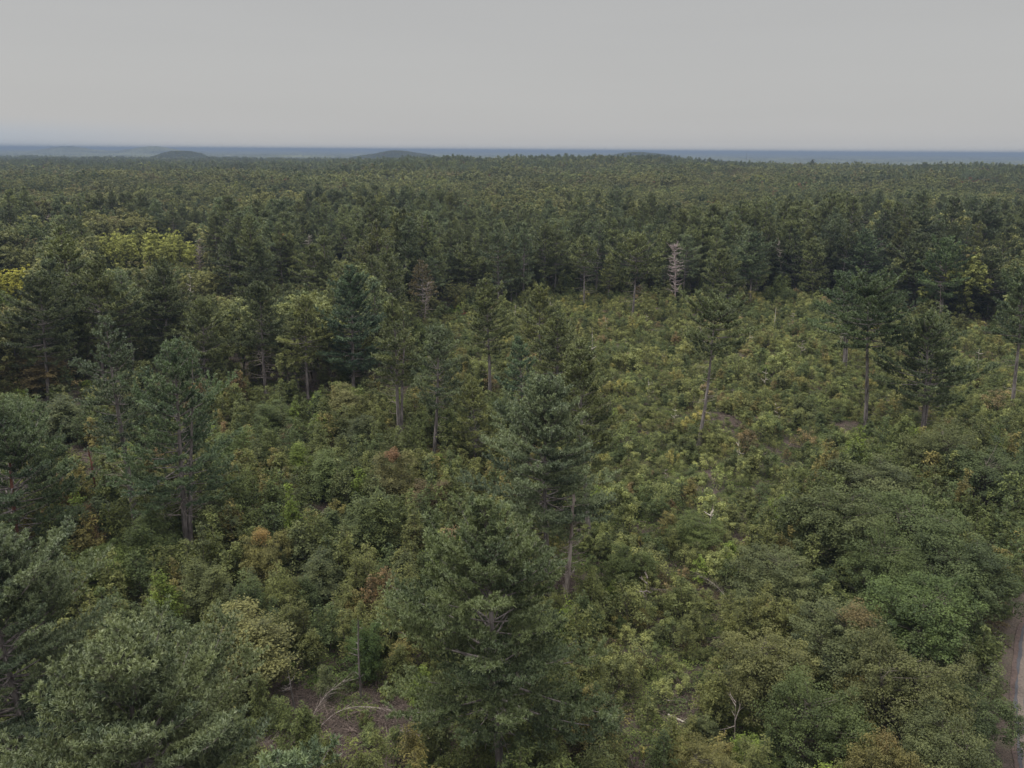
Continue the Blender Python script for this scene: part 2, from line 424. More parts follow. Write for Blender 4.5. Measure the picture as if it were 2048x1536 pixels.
def shrub_geo(rng, H=1.2, W=1.1, leaf=.11, n=700, clumps=16, lod=0):
    g = Geo()
    a = rng.uniform(0, 6.28, clumps); r = W * rng.uniform(0, .9, clumps) ** .7
    h = H * (1 - .45 * (r / W) ** 2) * rng.uniform(.6, 1.05, clumps)
    top = np.stack([np.cos(a) * r, np.sin(a) * r, h], 1)
    s = np.linspace(0, 1, 5)
    P = np.stack([top * [.15, .15, 0] * (1 - i) + top * i + np.array([0, 0, 1]) * (i * (1 - i) * h * .5)[:, None] for i in s], 1)
    tubes(g, P, np.tile(np.linspace(.014, .004, 5), (clumps, 1)), 3, 1)
    k = rng.integers(0, clumps, n); cv = rng.uniform(.1, .9, clumps)
    q = nrm(rng.normal(0, 1, (n, 3))); q[:, 2] = np.where((q[:, 2] < 0) & (rng.random(n) < .6), -q[:, 2], q[:, 2])
    C = top[k] + q * rng.uniform(.3, 1, (n, 1)) * W * .30 * [1, 1, .9]
    low = rng.random(n) < .25
    C[low, 2] *= rng.uniform(.2, 1, low.sum())
    C[:, 2] = np.maximum(C[:, 2], .05)
    leaves(g, rng, C, q * .9 + [0, 0, .6] + rng.normal(0, .42, (n, 3)), leaf, cv[k], 0, aspect=.55)
    return g

def snag_geo(rng, H=14., r0=.2, nb=26, lean=(0, 0), blen=2.2, broken=True, start=.3, thick=1.):
    g = Geo()
    path = trunk_path(rng, H, 12, .012 * H, lean); zz = np.linspace(0, 1, 12)
    rad = r0 * (1 - zz * (.55 if broken else .9)); rad[0] *= 1.2
    tubes(g, path[None], rad[None], 8, 0)
    if broken:   # splintered top
        tip = path[-1]
        sp = np.array([[tip + [rng.normal(0, r0 * .25), rng.normal(0, r0 * .25), -.3], tip + [rng.normal(0, .05), rng.normal(0, .05), rng.uniform(.2, .9)]] for _ in range(5)])
        tubes(g, sp, np.tile([r0 * .3, .01], (5, 1)), 4, 0)
    BP, BR = [], []
    for k in range(nb):
        t = rng.uniform(start, .98); z = t * H
        b = np.array([np.interp(z, path[:, 2], path[:, 0]), np.interp(z, path[:, 2], path[:, 1]), z])
        a = rng.uniform(0, 6.28); L = blen * rng.uniform(.3, 1.1) * (1.15 - .6 * abs(t - .55))
        s = np.linspace(0, 1, 7); el = rng.uniform(-.15, .5) + rng.uniform(.1, .9) * s ** 1.6; az = a + rng.normal(0, .35) * s
        d = np.stack([np.cos(el) * np.cos(az), np.cos(el) * np.sin(az), np.sin(el)], 1)
        p = b + np.concatenate([[np.zeros(3)], np.cumsum(d[:-1] * L / 6, 0)])
        BP.append(p); BR.append(np.linspace(.040, .010, 7) * thick)
        for _ in range(3):
            i = rng.integers(2, 6); q = nrm(d[i] + rng.normal(0, .5, 3) + [0, 0, .2])
            BP.append(p[i] + q * (np.linspace(0, 1, 7) * L * rng.uniform(.2, .45))[:, None]); BR.append(np.linspace(.018, .006, 7) * thick)
    if BP: tubes(g, np.array(BP), np.array(BR), 4, 0)
    return g

# ------------------------------------------------------------------ objects
COL = S.collection
REG = []          # every thing: dict(obj, cat, noun, P(x,y), h, label)
BX = 0
def place_root(name, x, y, rz=0., sc=1., data=None, z=None):
    o = bpy.data.objects.new(name, data); COL.objects.link(o)
    o.location = (x, y, float(terrain(x, y)) - .05 if z is None else z); o.rotation_euler = (0, 0, rz); o.scale = (sc, sc, sc)
    return o
def part(name, me, parent, tint=None):
    o = bpy.data.objects.new(name, me); COL.objects.link(o); o.parent = parent
    if tint is not None: o['tint'] = [float(c) for c in tint]
    return o
def reg(o, cat, h, label=None, group=None, short=None, W=3.):
    o['category'] = cat
    if label: o['label'] = label
    if group: o['group'] = group
    REG.append(dict(o=o, cat=cat, h=h, label=label, short=short, x=o.location.x, y=o.location.y, W=W))
    return o
OCC = []          # occupied discs x, y, r
def free(x, y, r):
    for (a, b, c) in OCC:
        if (x - a) ** 2 + (y - b) ** 2 < (r + c) ** 2: return False
    return True

# foliage base colours (albedo)
PINE = (.122, .148, .068); PINE_BLUE = (.108, .142, .084); PINE_DARK = (.088, .112, .058); PINE_LIGHT = (.155, .178, .074)
OLIVE = (.110, .125, .048); GREEN = (.072, .102, .040); DEEP = (.060, .086, .038); YELLOW = (.20, .19, .045); TAN = (.17, .135, .060)
GREY = (.086, .108, .052); RED = (.17, .070, .045); BRIGHT = (.11, .16, .035); ORANGE = (.20, .115, .04)

OPEN = [(182, 392, 522, 352), (-60, 72, 572, 282)]
# hero pines: top px, base px (None: from height), half width px at crown, crown base px y
#   (key, topx, topy, basex, basey, height or None, half-width px, crown base y px, tint, kwargs, label)
HP = [
 ('front', 965, 1008, 1004, 1575, None, 215, 1450, (.072, .096, .047), dict(dens=1.7, dead=14, irregular=.22, fork=False), 'large dark green pine at bottom centre, nearest whole pine in the clearing', 'the large bottom-centre pine'),
 ('mid', 1092, 762, 1096, 1195, None, 138, 1060, (.092, .120, .073), dict(dens=1.75, dead=12), 'tall blue-green pine with trunk beside the pale broken snag, centre of photo', 'the central blue-green pine'),
 ('midb', 1160, 690, 1178, 1080, None, 100, 930, PINE, dict(dens=1.5, dead=8), 'dark pine standing just behind and right of the central blue-green pine', None),
 ('solo', 975, 562, 980, 800, None, 58, 705, PINE, dict(dead=14), 'dense pine with bare lower trunk, left of centre at the clearing edge', 'the dense bare-legged pine'),
 ('dbl', 786, 606, 799, 872, None, 60, 768, PINE, dict(fork=True, dead=26, dlen=1.2), 'upright green pine with split double grey trunk, left of centre', 'the double-trunked pine'),
 ('narrow', 880, 658, 868, 922, None, 58, 815, PINE_BLUE, dict(dead=12, dens=.9), 'narrow blue-green pine between the double-trunked pine and the central pine', 'the narrow blue-green pine'),
 ('thin', 946, 765, 952, 935, None, 56, 900, PINE_LIGHT, dict(dens=.8, dead=6), 'short thin light green pine in front of the dense bare-legged pine', None),
 ('brt', 610, 600, 616, 800, None, 58, 720, PINE_LIGHT, dict(dead=12), 'bright green pine standing before the dark understorey gap', 'the bright green pine'),
 ('drk', 516, 562, 532, 790, None, 46, 690, PINE_DARK, dict(dead=46, dlen=1.5, dens=1.15), 'very dark narrow pine with many bare lower branches over the dark understorey', 'the very dark narrow pine'),
 ('wide', 702, 542, 708, 790, None, 72, 745, (.055, .085, .055), dict(dead=8), 'wide drooping dark pine just left of the double-trunked pine', 'the wide drooping pine'),
 ('l1', 402, 596, 415, 800, None, 68, 745, PINE, dict(dead=10), 'broad mid-green pine left of the very dark narrow pine', 'the broad mid-green pine'),
 ('l2', 326, 520, 332, 745, None, 50, 700, PINE_DARK, dict(dead=8), 'tall dark pine behind and left of the broad mid-green pine', None),
 ('l3', 188, 518, 195, 760, None, 64, 705, PINE, dict(dead=6), 'broad feathery pine below the yellow-green poplar grove at left', 'the feathery left pine'),
 ('l4', 70, 548, 72, 800, None, 72, 725, PINE_DARK, dict(dead=8), 'broad dark pine at the far left edge of the tree line', 'the dark left-edge pine'),
 ('tall', 214, 650, 276, 1078, None, 80, 895, (.060, .082, .052), dict(dead=16, dlen=1.2, dens=.85), 'tall pine at left with long bare dark trunk and pale dead limbs', 'the long-trunked left pine'),
 ('tall2', 346, 700, 374, 1100, None, 120, 1010, (.066, .098, .055), dict(dead=30, dlen=1.6, fork=True, dens=.72, open_=2.), 'wide open pine with twin trunks right of the long-trunked left pine', 'the twin-trunked open pine'),
 ('edge', 0, 830, 48, 1160, None, 150, 1080, (.06, .086, .045), dict(dead=10, dens=.9), 'pine with reddish trunk cut by the left edge of the photo', 'the red-trunked edge pine'),
 ('bl1', -30, 1090, None, None, 21., 190, 1600, PINE_BLUE, dict(dead=4, dens=1.9), 'blue-green pine crown filling the bottom left corner', 'the blue-green corner pine'),
 ('bl2', 250, 1290, None, None, 20.5, 255, 1700, (.085, .108, .058), dict(dead=4, dens=2., irregular=.2), 'large pale olive pine crown at bottom left, seen from above', 'the pale olive bottom-left pine'),
 ('bl3', 560, 1535, None, None, 18., 190, 1800, (.075, .105, .058), dict(dead=2), 'pine top poking over the bottom edge, left of centre', None),
 ('lean', 1441, 592, 1397, 893, None, 78, 705, (.078, .10, .05), dict(dead=24, dens=1.1, r0=.30, dlen=.9, open_=2.), 'lone pine in the clearing with long pale leaning trunk and sparse crown', 'the pale leaning-trunk pine'),
 ('big', 1750, 553, 1738, 858, None, 92, 690, (.053, .078, .039), dict(dens=1.15, dead=12, r0=.36, upsweep=.8), 'dense flat-layered pine with thick curved trunk, right of the clearing', 'the flat-layered right pine'),
 ('bigb', 1694, 550, 1690, 752, None, 52, 650, (.056, .085, .046), dict(dead=14, fork=True), 'pine half hidden behind the left side of the flat-layered right pine', None),
 ('r2', 1866, 632, 1843, 880, None, 84, 812, (.066, .088, .044), dict(dead=14, fork=True, dens=1.05), 'drooping wide pine with two dark trunks, right of the flat-layered pine', 'the two-trunked right pine'),
 ('r3', 2056, 560, 2024, 818, None, 60, 690, (.06, .085, .045), dict(dead=10), 'leaning pine trunk at the right edge of the photo', 'the right-edge pine'),
 ('c1', 1078, 573, 1082, 760, None, 48, 700, PINE_LIGHT, dict(dead=6), 'light green pine behind the central blue-green pine, at the clearing edge', None),
 ('c2', 1112, 622, 1116, 820, None, 62, 790, PINE, dict(dead=4, dens=.9), 'mid-green pine directly behind the top of the central blue-green pine', None),
 ('c3', 1040, 680, 1046, 860, None, 46, 820, (.066, .10, .06), dict(dead=4, dens=.9), 'small pine left of and behind the central blue-green pine', None),
 ('b1', 935, 488, 935, 605, None, 42, 570, PINE, dict(dead=6), 'single pine standing forward of the far tree line, above the dense bare-legged pine', 'the forward tree-line pine'),
 ('b2', 1170, 478, 1168, 612, None, 42, 545, PINE, dict(dead=34, dlen=1.8), 'far tree-line pine with skeletal bare lower trunk', 'the skeletal-legged pine'),
 ('b3', 1276, 478, 1265, 636, None, 54, 556, PINE, dict(dead=34, dlen=1.9), 'spreading far tree-line pine over a pale bare trunk with dead limbs', 'the spreading tree-line pine'),
 ('b4', 1446, 500, 1448, 628, None, 46, 612, PINE, dict(dead=4), 'full pine at the clearing edge right of the pinkish bare snag', None),
 ('b5', 1508, 472, 1500, 610, None, 40, 560, (.056, .08, .046), dict(dead=22, dlen=1.4), 'tree-line pine with grey bare lower branches, above the clearing', None),
 ('b6', 1592, 460, 1596, 590, None, 36, 570, PINE_DARK, dict(dead=6), 'dark narrow pine left of two tree-line pines above the clearing', None),
 ('b7', 1626, 480, 1626, 600, None, 36, 580, PINE, dict(dead=6), 'pointed tree-line pine left of the flat-layered right pine', None),
 ('b8', 1736, 462, 1740, 600, None, 44, 570, (.066, .095, .055), dict(dead=4), 'round-topped pine above the flat-layered right pine', None),
 ('b9', 1896, 478, 1884, 640, None, 56, 590, (.058, .088, .042), dict(dead=10), 'broad pine with bare pinkish stub below, above the two-trunked right pine', 'the broad right tree-line pine'),
 ('b10', 1838, 470, 1838, 620, None, 40, 590, PINE_DARK, dict(dead=4), 'dark pine just left of the broad right tree-line pine', None),
 ('b11', 1990, 500, 1990, 640, None, 42, 600, PINE_DARK, dict(dead=4), 'dark pine right of the broad right tree-line pine', None),
 ('b12', 458, 470, 462, 625, None, 34, 580, PINE_DARK, dict(dead=6), 'dark narrow pine right of the yellow-green poplar grove', 'the dark grove-side pine'),
 ('b13', 514, 488, 518, 640, None, 40, 590, PINE_DARK, dict(dead=6), 'dark pointed pine between the poplar grove and the orange-branched pine', None),
 ('b14', 574, 466, 572, 600, None, 30, 560, PINE_LIGHT, dict(dead=6), 'light pine with orange dead upper branches on its left side', 'the orange-branched pine'),
 ('b15', 626, 490, 628, 640, None, 38, 575, PINE, dict(dead=14), 'pine with bare lower trunk right of the orange-branched pine', None),
 ('b16', 845, 520, 845, 655, None, 36, 600, (.12, .105, .06), dict(dens=.45, dead=40, dlen=1.6), 'thinning tan pine with bare twiggy branches, left of the forward tree-line pine', 'the thinning tan pine'),
 ('b17', 830, 500, 832, 630, None, 34, 590, PINE_DARK, dict(dead=4), 'dark pine right behind the thinning tan pine', None),
]

def height_from(topx, topy, x, y):
    lo, hi = 1., 60.
    for _ in range(40):
        mid = (lo + hi) / 2
        if project([x, y, mid])[0, 1] > topy: lo = mid
        else: hi = mid
    return lo

for k, (key, tx, ty, bx, by, h, hw, cby, tint, kw, label, short) in enumerate(HP):
    rng = np.random.default_rng(100 + k)
    if bx is None: x, y = at_ground(tx, ty, h)
    else:
        x, y = at_ground(bx, by); h = height_from(tx, ty, x, y) 
    top = project([x, y, h])[0]
    dist = np.hypot(y, CAMZ - h)
    pxm = FOC / np.linalg.norm(np.array([x, y, h]) - CAM)
    lean = ((tx - top[0]) / pxm, 0) if bx is not None else (0, 0)
    ex_ = lean[0] - float(np.clip(lean[0], -2.5, 2.5)); x += ex_; lean = (lean[0] - ex_, 0)
    # crown base
    zb = height_from(tx, cby, x, y) if cby < 1600 else h * .3
    Wd = hw / pxm * 1.02
    if key in ('wide', 'l4', 'drk', 'solo'): kw = dict(kw, dens=kw.get('dens', 1.) * 1.15)
    lod = 0 if dist < 190 else 1; u = max(1., dist / 62)
    gw, gn = pine_geo(rng, H=h, cb=np.clip(zb / h, .12, .8), W=Wd, lod=lod, lean=lean, u=u, **kw)
    bark = M_BARK_RED if key == 'edge' else M_BARK
    if tint not in (PINE, PINE_BLUE, PINE_DARK, PINE_LIGHT) and key != 'b16': tint = tuple(c_ * 1.42 for c_ in tint)
    OPEN.append((tx - hw * .85, tx + hw * .85, cby, math.hypot(x, y) - 1.5))
    root = place_root('pine_tree', x, y)
    part('trunk', gw.mesh('pine_trunk', [bark, M_DEAD, M_BARK], True), root)
    part('crown', gn.mesh('pine_crown', [M_NEEDLE]), root, np.array(tint) * 1.0)
    reg(root, 'pine', h, label, 'tall pines standing singly at the clearing and its tree line', short, Wd)
    OCC.append((x, y, .9 if dist > 120 else 1.3))
    print('HP', key, round(x, 1), round(y, 1), 'h', round(h, 1), 'W', round(Wd, 1), 'lean', round(lean[0], 2), 'cb', round(zb / h, 2), 'nv', gn.n)
    if key == 'b14':
        g2 = Geo(); r2 = np.random.default_rng(5)
        zt = np.linspace(.80, .97, 9) * h; C, D = [], []
        for z in zt:
            L = 1.0 + 1.8 * (1 - (z / h - .8) / .2) ; q = np.linspace(.2, 1, 10)
            c = np.stack([lean[0] * z / h - q * L, r2.normal(0, .3, 10), z + q * .5 * L * .4], 1); C.append(c); D.append(np.tile([-.8, 0, .5], (10, 1)))
        C = np.concatenate(C); needles(g2, r2, C, np.concatenate(D), 8, .55, .10, np.full(len(C), .7))
        c_ = part('dead_branch', g2.mesh('dead_branch', [M_NEEDLE]), root, (.42, .20, .09)); c_['label'] = 'orange-brown dead upper branches'

# ------------------------------------------------------------------ shared variants
def variant(fn, seeds, mats, nm, **kw):
    outl = []
    for s in seeds:
        rng = np.random.default_rng(s)
        gw, gl = fn(rng, **{a: (b(rng) if callable(b) else b) for a, b in kw.items()})
        outl.append((gw.mesh(nm + '_wood', mats[:2], True), gl.mesh(nm + '_foliage', [mats[2]])))
    return outl
def merged(gw, gl, nm, mats):
    """one mesh, foliage material first, for trees too small to show parts"""
    g = Geo()
    for src, off in ((gl, 0), (gw, 1)):
        V = np.concatenate(src.v); vr = np.concatenate(src.var)
        if src.f4: g.add(V, np.concatenate(src.f4), vr, off)
        if src.f3: g.add(V, np.concatenate(src.f3), vr, off)
    return g.mesh(nm, mats)
U = lambda a, b: (lambda r: r.uniform(a, b))
MIDPINE = []
for s in range(10):
    rng = np.random.default_rng(300 + s)
    gw, gn = pine_geo(rng, H=20, cb=rng.uniform(.16, .42), W=rng.uniform(3.9, 5.4), lod=1, dead=10, dens=rng.uniform(.85, 1.1), upsweep=rng.uniform(.7, 1.1), irregular=rng.uniform(.2, .35))
    MIDPINE.append(merged(gw, gn, 'forest_pine', [M_NEEDLE, M_BARK]))
MIDBROAD = []
for s in range(9):
    rng = np.random.default_rng(340 + s)
    gw, gn = broadleaf_geo(rng, H=15, W=rng.uniform(3.6, 4.8), cb=rng.uniform(.15, .35), clumps=110, per=50, leaf=.42, lod=1)
    MIDBROAD.append(merged(gw, gn, 'forest_broadleaf', [M_LEAF, M_BARK_THIN]))
FARPINE, FARBROAD = [], []
for s in range(4):
    rng = np.random.default_rng(360 + s)
    gw, gn = pine_geo(rng, H=20, cb=.35, W=rng.uniform(4.4, 5.6), lod=2, dead=0, top=2.5)
    FARPINE.append(merged(gw, gn, 'far_pine', [M_NEEDLE, M_BARK]))
    gw, gn = broadleaf_geo(rng, H=15, W=rng.uniform(4., 5.2), cb=.25, clumps=70, per=30, leaf=.85, lod=2, cone=.0)
    FARBROAD.append(merged(gw, gn, 'far_broadleaf', [M_LEAF, M_BARK_THIN]))
BROAD = variant(broadleaf_geo, range(400, 406), [M_BARK_THIN, M_DEAD, M_LEAF], 'broadleaf', H=8., W=U(3.5, 4.3), cb=U(.04, .16), clumps=300, per=125, leaf=.125, cone=U(.3, .75), loose=2., sub=lambda r: int(r.integers(5, 8)), trunks=lambda r: int(r.integers(1, 4)))
POPLAR = variant(broadleaf_geo, range(410, 413), [M_BARK_THIN, M_DEAD, M_LEAF], 'poplar', H=13., W=U(2.0, 2.6), cb=.05, clumps=230, per=42, leaf=.30, lod=1, flat=1.3)
SAP = variant(sapling_geo, range(420, 427), [M_BARK_THIN, M_DEAD, M_LEAF], 'sapling', H=5., W=U(1.2, 1.9), stems=lambda r: int(r.integers(2, 6)), leaf=U(.14, .18), nb=32, per=24)
FEATHER = variant(sapling_geo, range(430, 436), [M_BARK_THIN, M_DEAD, M_LEAF], 'feathery_tree', H=8., W=U(2.5, 3.1), stems=lambda r: int(r.integers(3, 6)), leaf=.16, nb=66, per=40, cb=.1)
SHRUB = []
for s in range(7):
    rng = np.random.default_rng(440 + s)
    SHRUB.append(shrub_geo(rng, H=rng.uniform(.9, 1.9), W=rng.uniform(.7, 1.15), leaf=rng.uniform(.07, .11), n=1500, clumps=int(rng.integers(9, 22))).mesh('shrub', [M_LEAF, M_BARK_THIN]))
COVER = []
for s in range(5):
    rng = np.random.default_rng(460 + s); g = Geo()
    n = 900
    a = rng.uniform(0, 6.28, n); r = 1.7 * rng.uniform(0, 1, n) ** .6
    cl = rng.uniform(-1.5, 1.5, (14, 2)); P = np.stack([np.cos(a) * r, np.sin(a) * r], 1)
    dd = np.min(np.linalg.norm(P[:, None] - cl[None], axis=2), 1)
    z = np.clip(.55 - .5 * dd, .06, .6) * rng.uniform(.5, 1.05, n)
    leaves(g, rng, np.concatenate([P, z[:, None]], 1), np.array([0, 0, 1.]) + rng.normal(0, .45, (n, 3)), .14, np.clip(.5 + .3 * np.sin(P[:, 0] * 3 + s) + rng.normal(0, .1, n), 0, 1))
    COVER.append(g.mesh('ground_plant', [M_LEAF]))
SLASH = []
for s in range(4):
    rng = np.random.default_rng(480 + s); g = Geo()
    n = 110; c = rng.normal(0, .9, (n, 2)); a = rng.uniform(0, 6.28, n); L = rng.exponential(.5, n) + .2
    d = np.stack([np.cos(a), np.sin(a), rng.normal(.05, .15, n)], 1)
    z0 = rng.uniform(.02, .28, n)
    q = np.linspace(-.5, .5, 4)
    P = np.concatenate([c, z0[:, None]], 1)[:, None] + d[:, None] * (L[:, None] * q[None])[:, :, None] + rng.normal(0, .02, (n, 4, 3))
    P[..., 2] = np.maximum(P[..., 2], .02)
    rr = rng.exponential(.010, n) + .008
    tubes(g, P, rr[:, None] * np.linspace(1.1, .6, 4)[None], 4, 0)
    SLASH.append(g.mesh('brush_pile', [M_TWIG]))

def inst_tree(name, var, x, y, sc, tint, cat, h, label=None, group=None, short=None, W=3., zs=1., rz=None, rng=None):
    root = place_root(name, x, y, rng.uniform(0, 6.28) if rz is None else rz, 1)
    root.scale = (sc, sc, sc * zs)
    part('trunk', var[0], root); part('crown', var[1], root, tint)
    return reg(root, cat, h, label, group, short, W)
def inst_one(name, me, x, y, sc, tint, cat, h, label=None, group=None, short=None, W=3., zs=1., rng=None):
    o = place_root(name, x, y, rng.uniform(0, 6.28), 1, me); o.scale = (sc, sc, sc * zs)
    if tint is not None: o['tint'] = [float(c) for c in tint]
    return reg(o, cat, h, label, group, short, W)

# ------------------------------------------------------------------ hand-placed broadleaf trees  (top px, height, half width px, tint, label)
rng = np.random.default_rng(11)
HB = [
 (1770, 905, 9, 120, GREY, 'large round grey-green tree left of the dark right-edge trees', 'the large round grey-green tree'),
 (1900, 870, 8, 90, (.085, .105, .045), 'rounded olive tree just below the two-trunked right pine', None),
 (1985, 905, 8.5, 100, DEEP, 'dark green tree at the right edge above the road', 'the dark right-edge tree'),
 (1660, 1000, 8.5, 130, (.075, .098, .043), 'broad olive-green tree in front of the large round grey-green tree', 'the broad olive-green tree'),
 (1560, 1080, 7.5, 110, GREY, 'grey-green leafy tree left of the broad olive-green tree', None),
 (1840, 1010, 8.5, 120, (.07, .10, .042), 'mid-green tree right of the broad olive-green tree', None),
 (1950, 1080, 9, 120, DEEP, 'dark bushy tree beside the hidden bend of the road', None),
 (1770, 1100, 7.5, 100, GREEN, 'bright mid-green tree below the broad olive-green tree', None),
 (1720, 1200, 8.5, 130, GREY, 'pale green tree with rusty leaf patch, lower right', 'the rusty-patched lower right tree'),
 (1870, 1175, 8.5, 135, (.07, .108, .04), 'dense leafy green tree beside the road shoulder', 'the dense roadside tree'),
 (1530, 1265, 8, 130, (.105, .118, .05), 'yellowish-green airy tree in the lower right, left of the rusty-patched tree', 'the yellowish airy tree'),
 (1820, 1330, 7.5, 120, (.085, .10, .045), 'olive tree in front of the dense roadside tree', None),
 (1950, 1360, 7, 100, DEEP, 'dark green tree against the road shoulder near the bottom right corner', None),
 (1640, 1400, 7, 110, GREEN, 'green tree near the bottom edge under the yellowish airy tree', None),
 (1775, 1470, 7.5, 90, (.12, .12, .05), 'orange-tinged tree at the bottom edge, lower right', None),
 (1900, 1460, 6.5, 100, GREY, 'grey-green tree at the bottom edge near the road', None),
 (1410, 1480, 6, 100, (.12, .125, .05), 'pale yellow-green tree at the bottom edge right of centre', None),
 (490, 1215, 7.5, 110, (.112, .122, .053), 'pale yellow-green round tree over bare stems, lower left', 'the pale yellow-green round tree'),
 (520, 1060, 7, 75, (.13, .135, .055), 'tan-green airy tree behind the pale yellow-green round tree', None),
 (740, 985, 8, 80, (.10, .13, .052), 'green leafy tree left of the reddish-topped tree', 'the tall sprouting green tree'),
 (785, 905, 7.5, 65, (.115, .12, .055), 'olive tree with a reddish-brown leafy tip, centre left', 'the reddish-tipped tree'),
 (860, 960, 6, 60, (.10, .085, .05), 'brownish green tree right of the reddish-tipped tree', None),
 (600, 880, 6.5, 45, (.12, .17, .04), 'bright yellow-green small tree at left centre', 'the bright yellow-green small tree'),
 (655, 900, 7, 65, GREEN, 'fresh green tree right of the bright yellow-green small tree', None),
 (690, 770, 7, 60, (.11, .12, .055), 'olive tree left of the double-trunked pine', None),
 (720, 830, 6.5, 55, GREY, 'grey-green young tree below the double trunk of the pine', None),
 (300, 1030, 6.5, 80, GREEN, 'green bushy tree at the foot of the twin-trunked open pine', None),
 (200, 1090, 6.5, 90, (.085, .12, .04), 'yellow-green bushy tree below the long bare dark trunk', None),
 (160, 1000, 6.5, 90, DEEP, 'dark bushy tree right of the red-trunked edge pine', None),
 (60, 705, 8.5, 75, (.15, .13, .07), 'tan round-crowned tree at left in front of the dark left-edge pine', 'the tan round tree'),
 (30, 790, 7, 70, DEEP, 'dark green tree under the tan round tree', None),
 (120, 790, 7.5, 65, GREY, 'grey-green tree between the tan round tree and the long-trunked pine', None),
 (470, 860, 6.5, 60, (.085, .125, .045), 'green tree right of the twin-trunked open pine', None),
 (540, 800, 6, 55, GREEN, 'green young tree below the very dark narrow pine', None),
 (320, 1220, 6, 80, DEEP, 'dark green bushy tree in front of the pale yellow-green round tree', None),
 (900, 1060, 6, 60, (.12, .17, .045), 'light green tree with pinkish dying tips behind the large bottom-centre pine', None),
 (1255, 1090, 5, 70, (.085, .115, .045), 'low green tree right of the pale broken snag', None),
 (640, 1100, 6, 70, GREY, 'grey-green tree in the middle of the lower left thicket', None),
 (400, 1130, 6, 70, (.085, .105, .045), 'olive bushy tree left of the tan-green airy tree', None),
 (730, 1240, 6.5, 50, (.06, .10, .035), 'narrow dark green tree left of the large bottom-centre pine', None),
 (1400, 1020, 5, 70, (.09, .125, .045), 'leafy green tree in the lower clearing left of the broad olive-green tree', None),
 (1020, 1000, 6.5, 50, (.085, .12, .055), 'blue-green leafy tree behind the tip of the large bottom-centre pine', None),
]
for k, (tx, ty, h, hw, tint, label, short) in enumerate(HB):
    x, y = at_ground(tx, ty, h)
    pxm = FOC / np.linalg.norm(np.array([x, y, h]) - CAM)
    feather = tx < 1300 and k % 9 != 0
    v = FEATHER[k % 6] if feather else BROAD[k % len(BROAD)]
    Wd = hw / pxm; sx = Wd / (3.3 if feather else 4.5); h *= 1 if tx < 1300 else (.9, 1.15, 1.02, 1.25)[k % 4]
    root = place_root('broadleaf_tree', x, y, rng.uniform(0, 6.28)); root.scale = (sx, sx, h / 8.2)
    part('trunk', v[0], root); part('crown', v[1], root, np.array(tint) * (1 if tx < 1300 else .84))
    reg(root, 'broadleaf tree', h, label, 'leafy trees standing out of the young growth', short, Wd)
    OCC.append((x, y, Wd * .5))

# rust and red leaf patches as parts of their trees are small separate crowns
def red_tip(idx, tint, dz, r, label):
    d = [q for q in REG if q['cat'] == 'broadleaf tree'][idx]
    g = Geo(); r2 = np.random.default_rng(900 + idx); n = 3300
    q = nrm(r2.normal(0, 1, (n, 3))); C = q * r2.uniform(0, 1, (n, 1)) * r * (1 + .3 * np.sin(q[:, :1] * 5 + idx)) + [0, 0, dz]
    leaves(g, r2, C, q * .6 + [0, 0, .6] + r2.normal(0, .6, (n, 3)), .12, np.full(n, .5))
    c = part('leaf_patch', g.mesh('leaf_patch', [M_LEAF]), d['o'], tint); c['label'] = label
red_tip(8, (.115, .10, .052), 7.4, 1.3, 'rust-coloured patch of leaves')
red_tip(20, (.17, .11, .07), 7.9, .9, 'reddish-brown leafy tip')
red_tip(35, (.22, .16, .11), 7.6, 1.1, 'pinkish dying leaves')
red_tip(14, (.135, .118, .055), 7.4, 1.0, 'orange-tinged leaves')
red_tip(18, (.24, .18, .08), 7.5, 1.0, 'tan dry leaves at the top')

# yellow-green poplar grove
for k in range(52):
    px = rng.uniform(180, 388); D_ = rng.uniform(268, 297); top = 463 + rng.uniform(0, 26) + 12 * abs((px - 285) / 100) ** 2
    d_ = ray(px, 500); x = d_[0] / d_[1] * D_; y = D_; h = height_from(px, top, x, y)
    tint = np.array((.29, .33, .12)) * rng.uniform(.75, 1.15) if rng.random() < .85 else np.array(OLIVE) * 1.2
    inst_tree('poplar_tree', POPLAR[k % 3], x, y, 1.15, tint, 'poplar', h, None, 'slender yellow-green poplars of the grove at left', None, 2., zs=h / 13.2 / 1.15, rng=rng)
    OCC.append((x, y, 1.2))
for k in range(12):
    px = rng.uniform(-10, 66); D_ = rng.uniform(216, 226); d_ = ray(px, 560); x = d_[0] / d_[1] * D_; h = height_from(px, 542 + rng.uniform(0, 9), x, D_)
    inst_tree('poplar_tree', POPLAR[k % 3], x, D_, 1.0, np.array((.36, .38, .09)) * rng.uniform(.8, 1.1), 'poplar', h, None, 'yellow leafy young trees at the left edge', None, 1.8, zs=h / 13.2, rng=rng)

# ------------------------------------------------------------------ dead trees
def snag(tx, ty, bx, by, label, short=None, mat=None, r0=.18, nb=26, blen=2., broken=True, start=.3, seed=0, zo=0):
    x, y = at_ground(bx, by); h = height_from(tx, ty, x, y)
    OPEN.append((tx - 16, tx + 16, by - 25, math.hypot(x, y) - 1.5))
    top = project([x, y, h])[0]; pxm = FOC / np.linalg.norm(np.array([x, y, h]) - CAM)
    g = snag_geo(np.random.default_rng(700 + seed), h, r0, nb, ((tx - top[0]) / pxm, 0), blen, broken, start, min(2.6, max(1., np.hypot(x, y) / 90)))
    o = place_root('dead_tree', x, y, 0, 1, g.mesh('dead_tree', [mat or M_DEAD], True))
    reg(o, 'dead tree', h, label, None, short, 1); OCC.append((x, y, .8))
snag(1152, 992, 1128, 1222, 'pale broken snag with dead twigs beside the central pine', 'the pale broken snag', M_DEAD, .27, 44, 2.2, True, .2, 1)
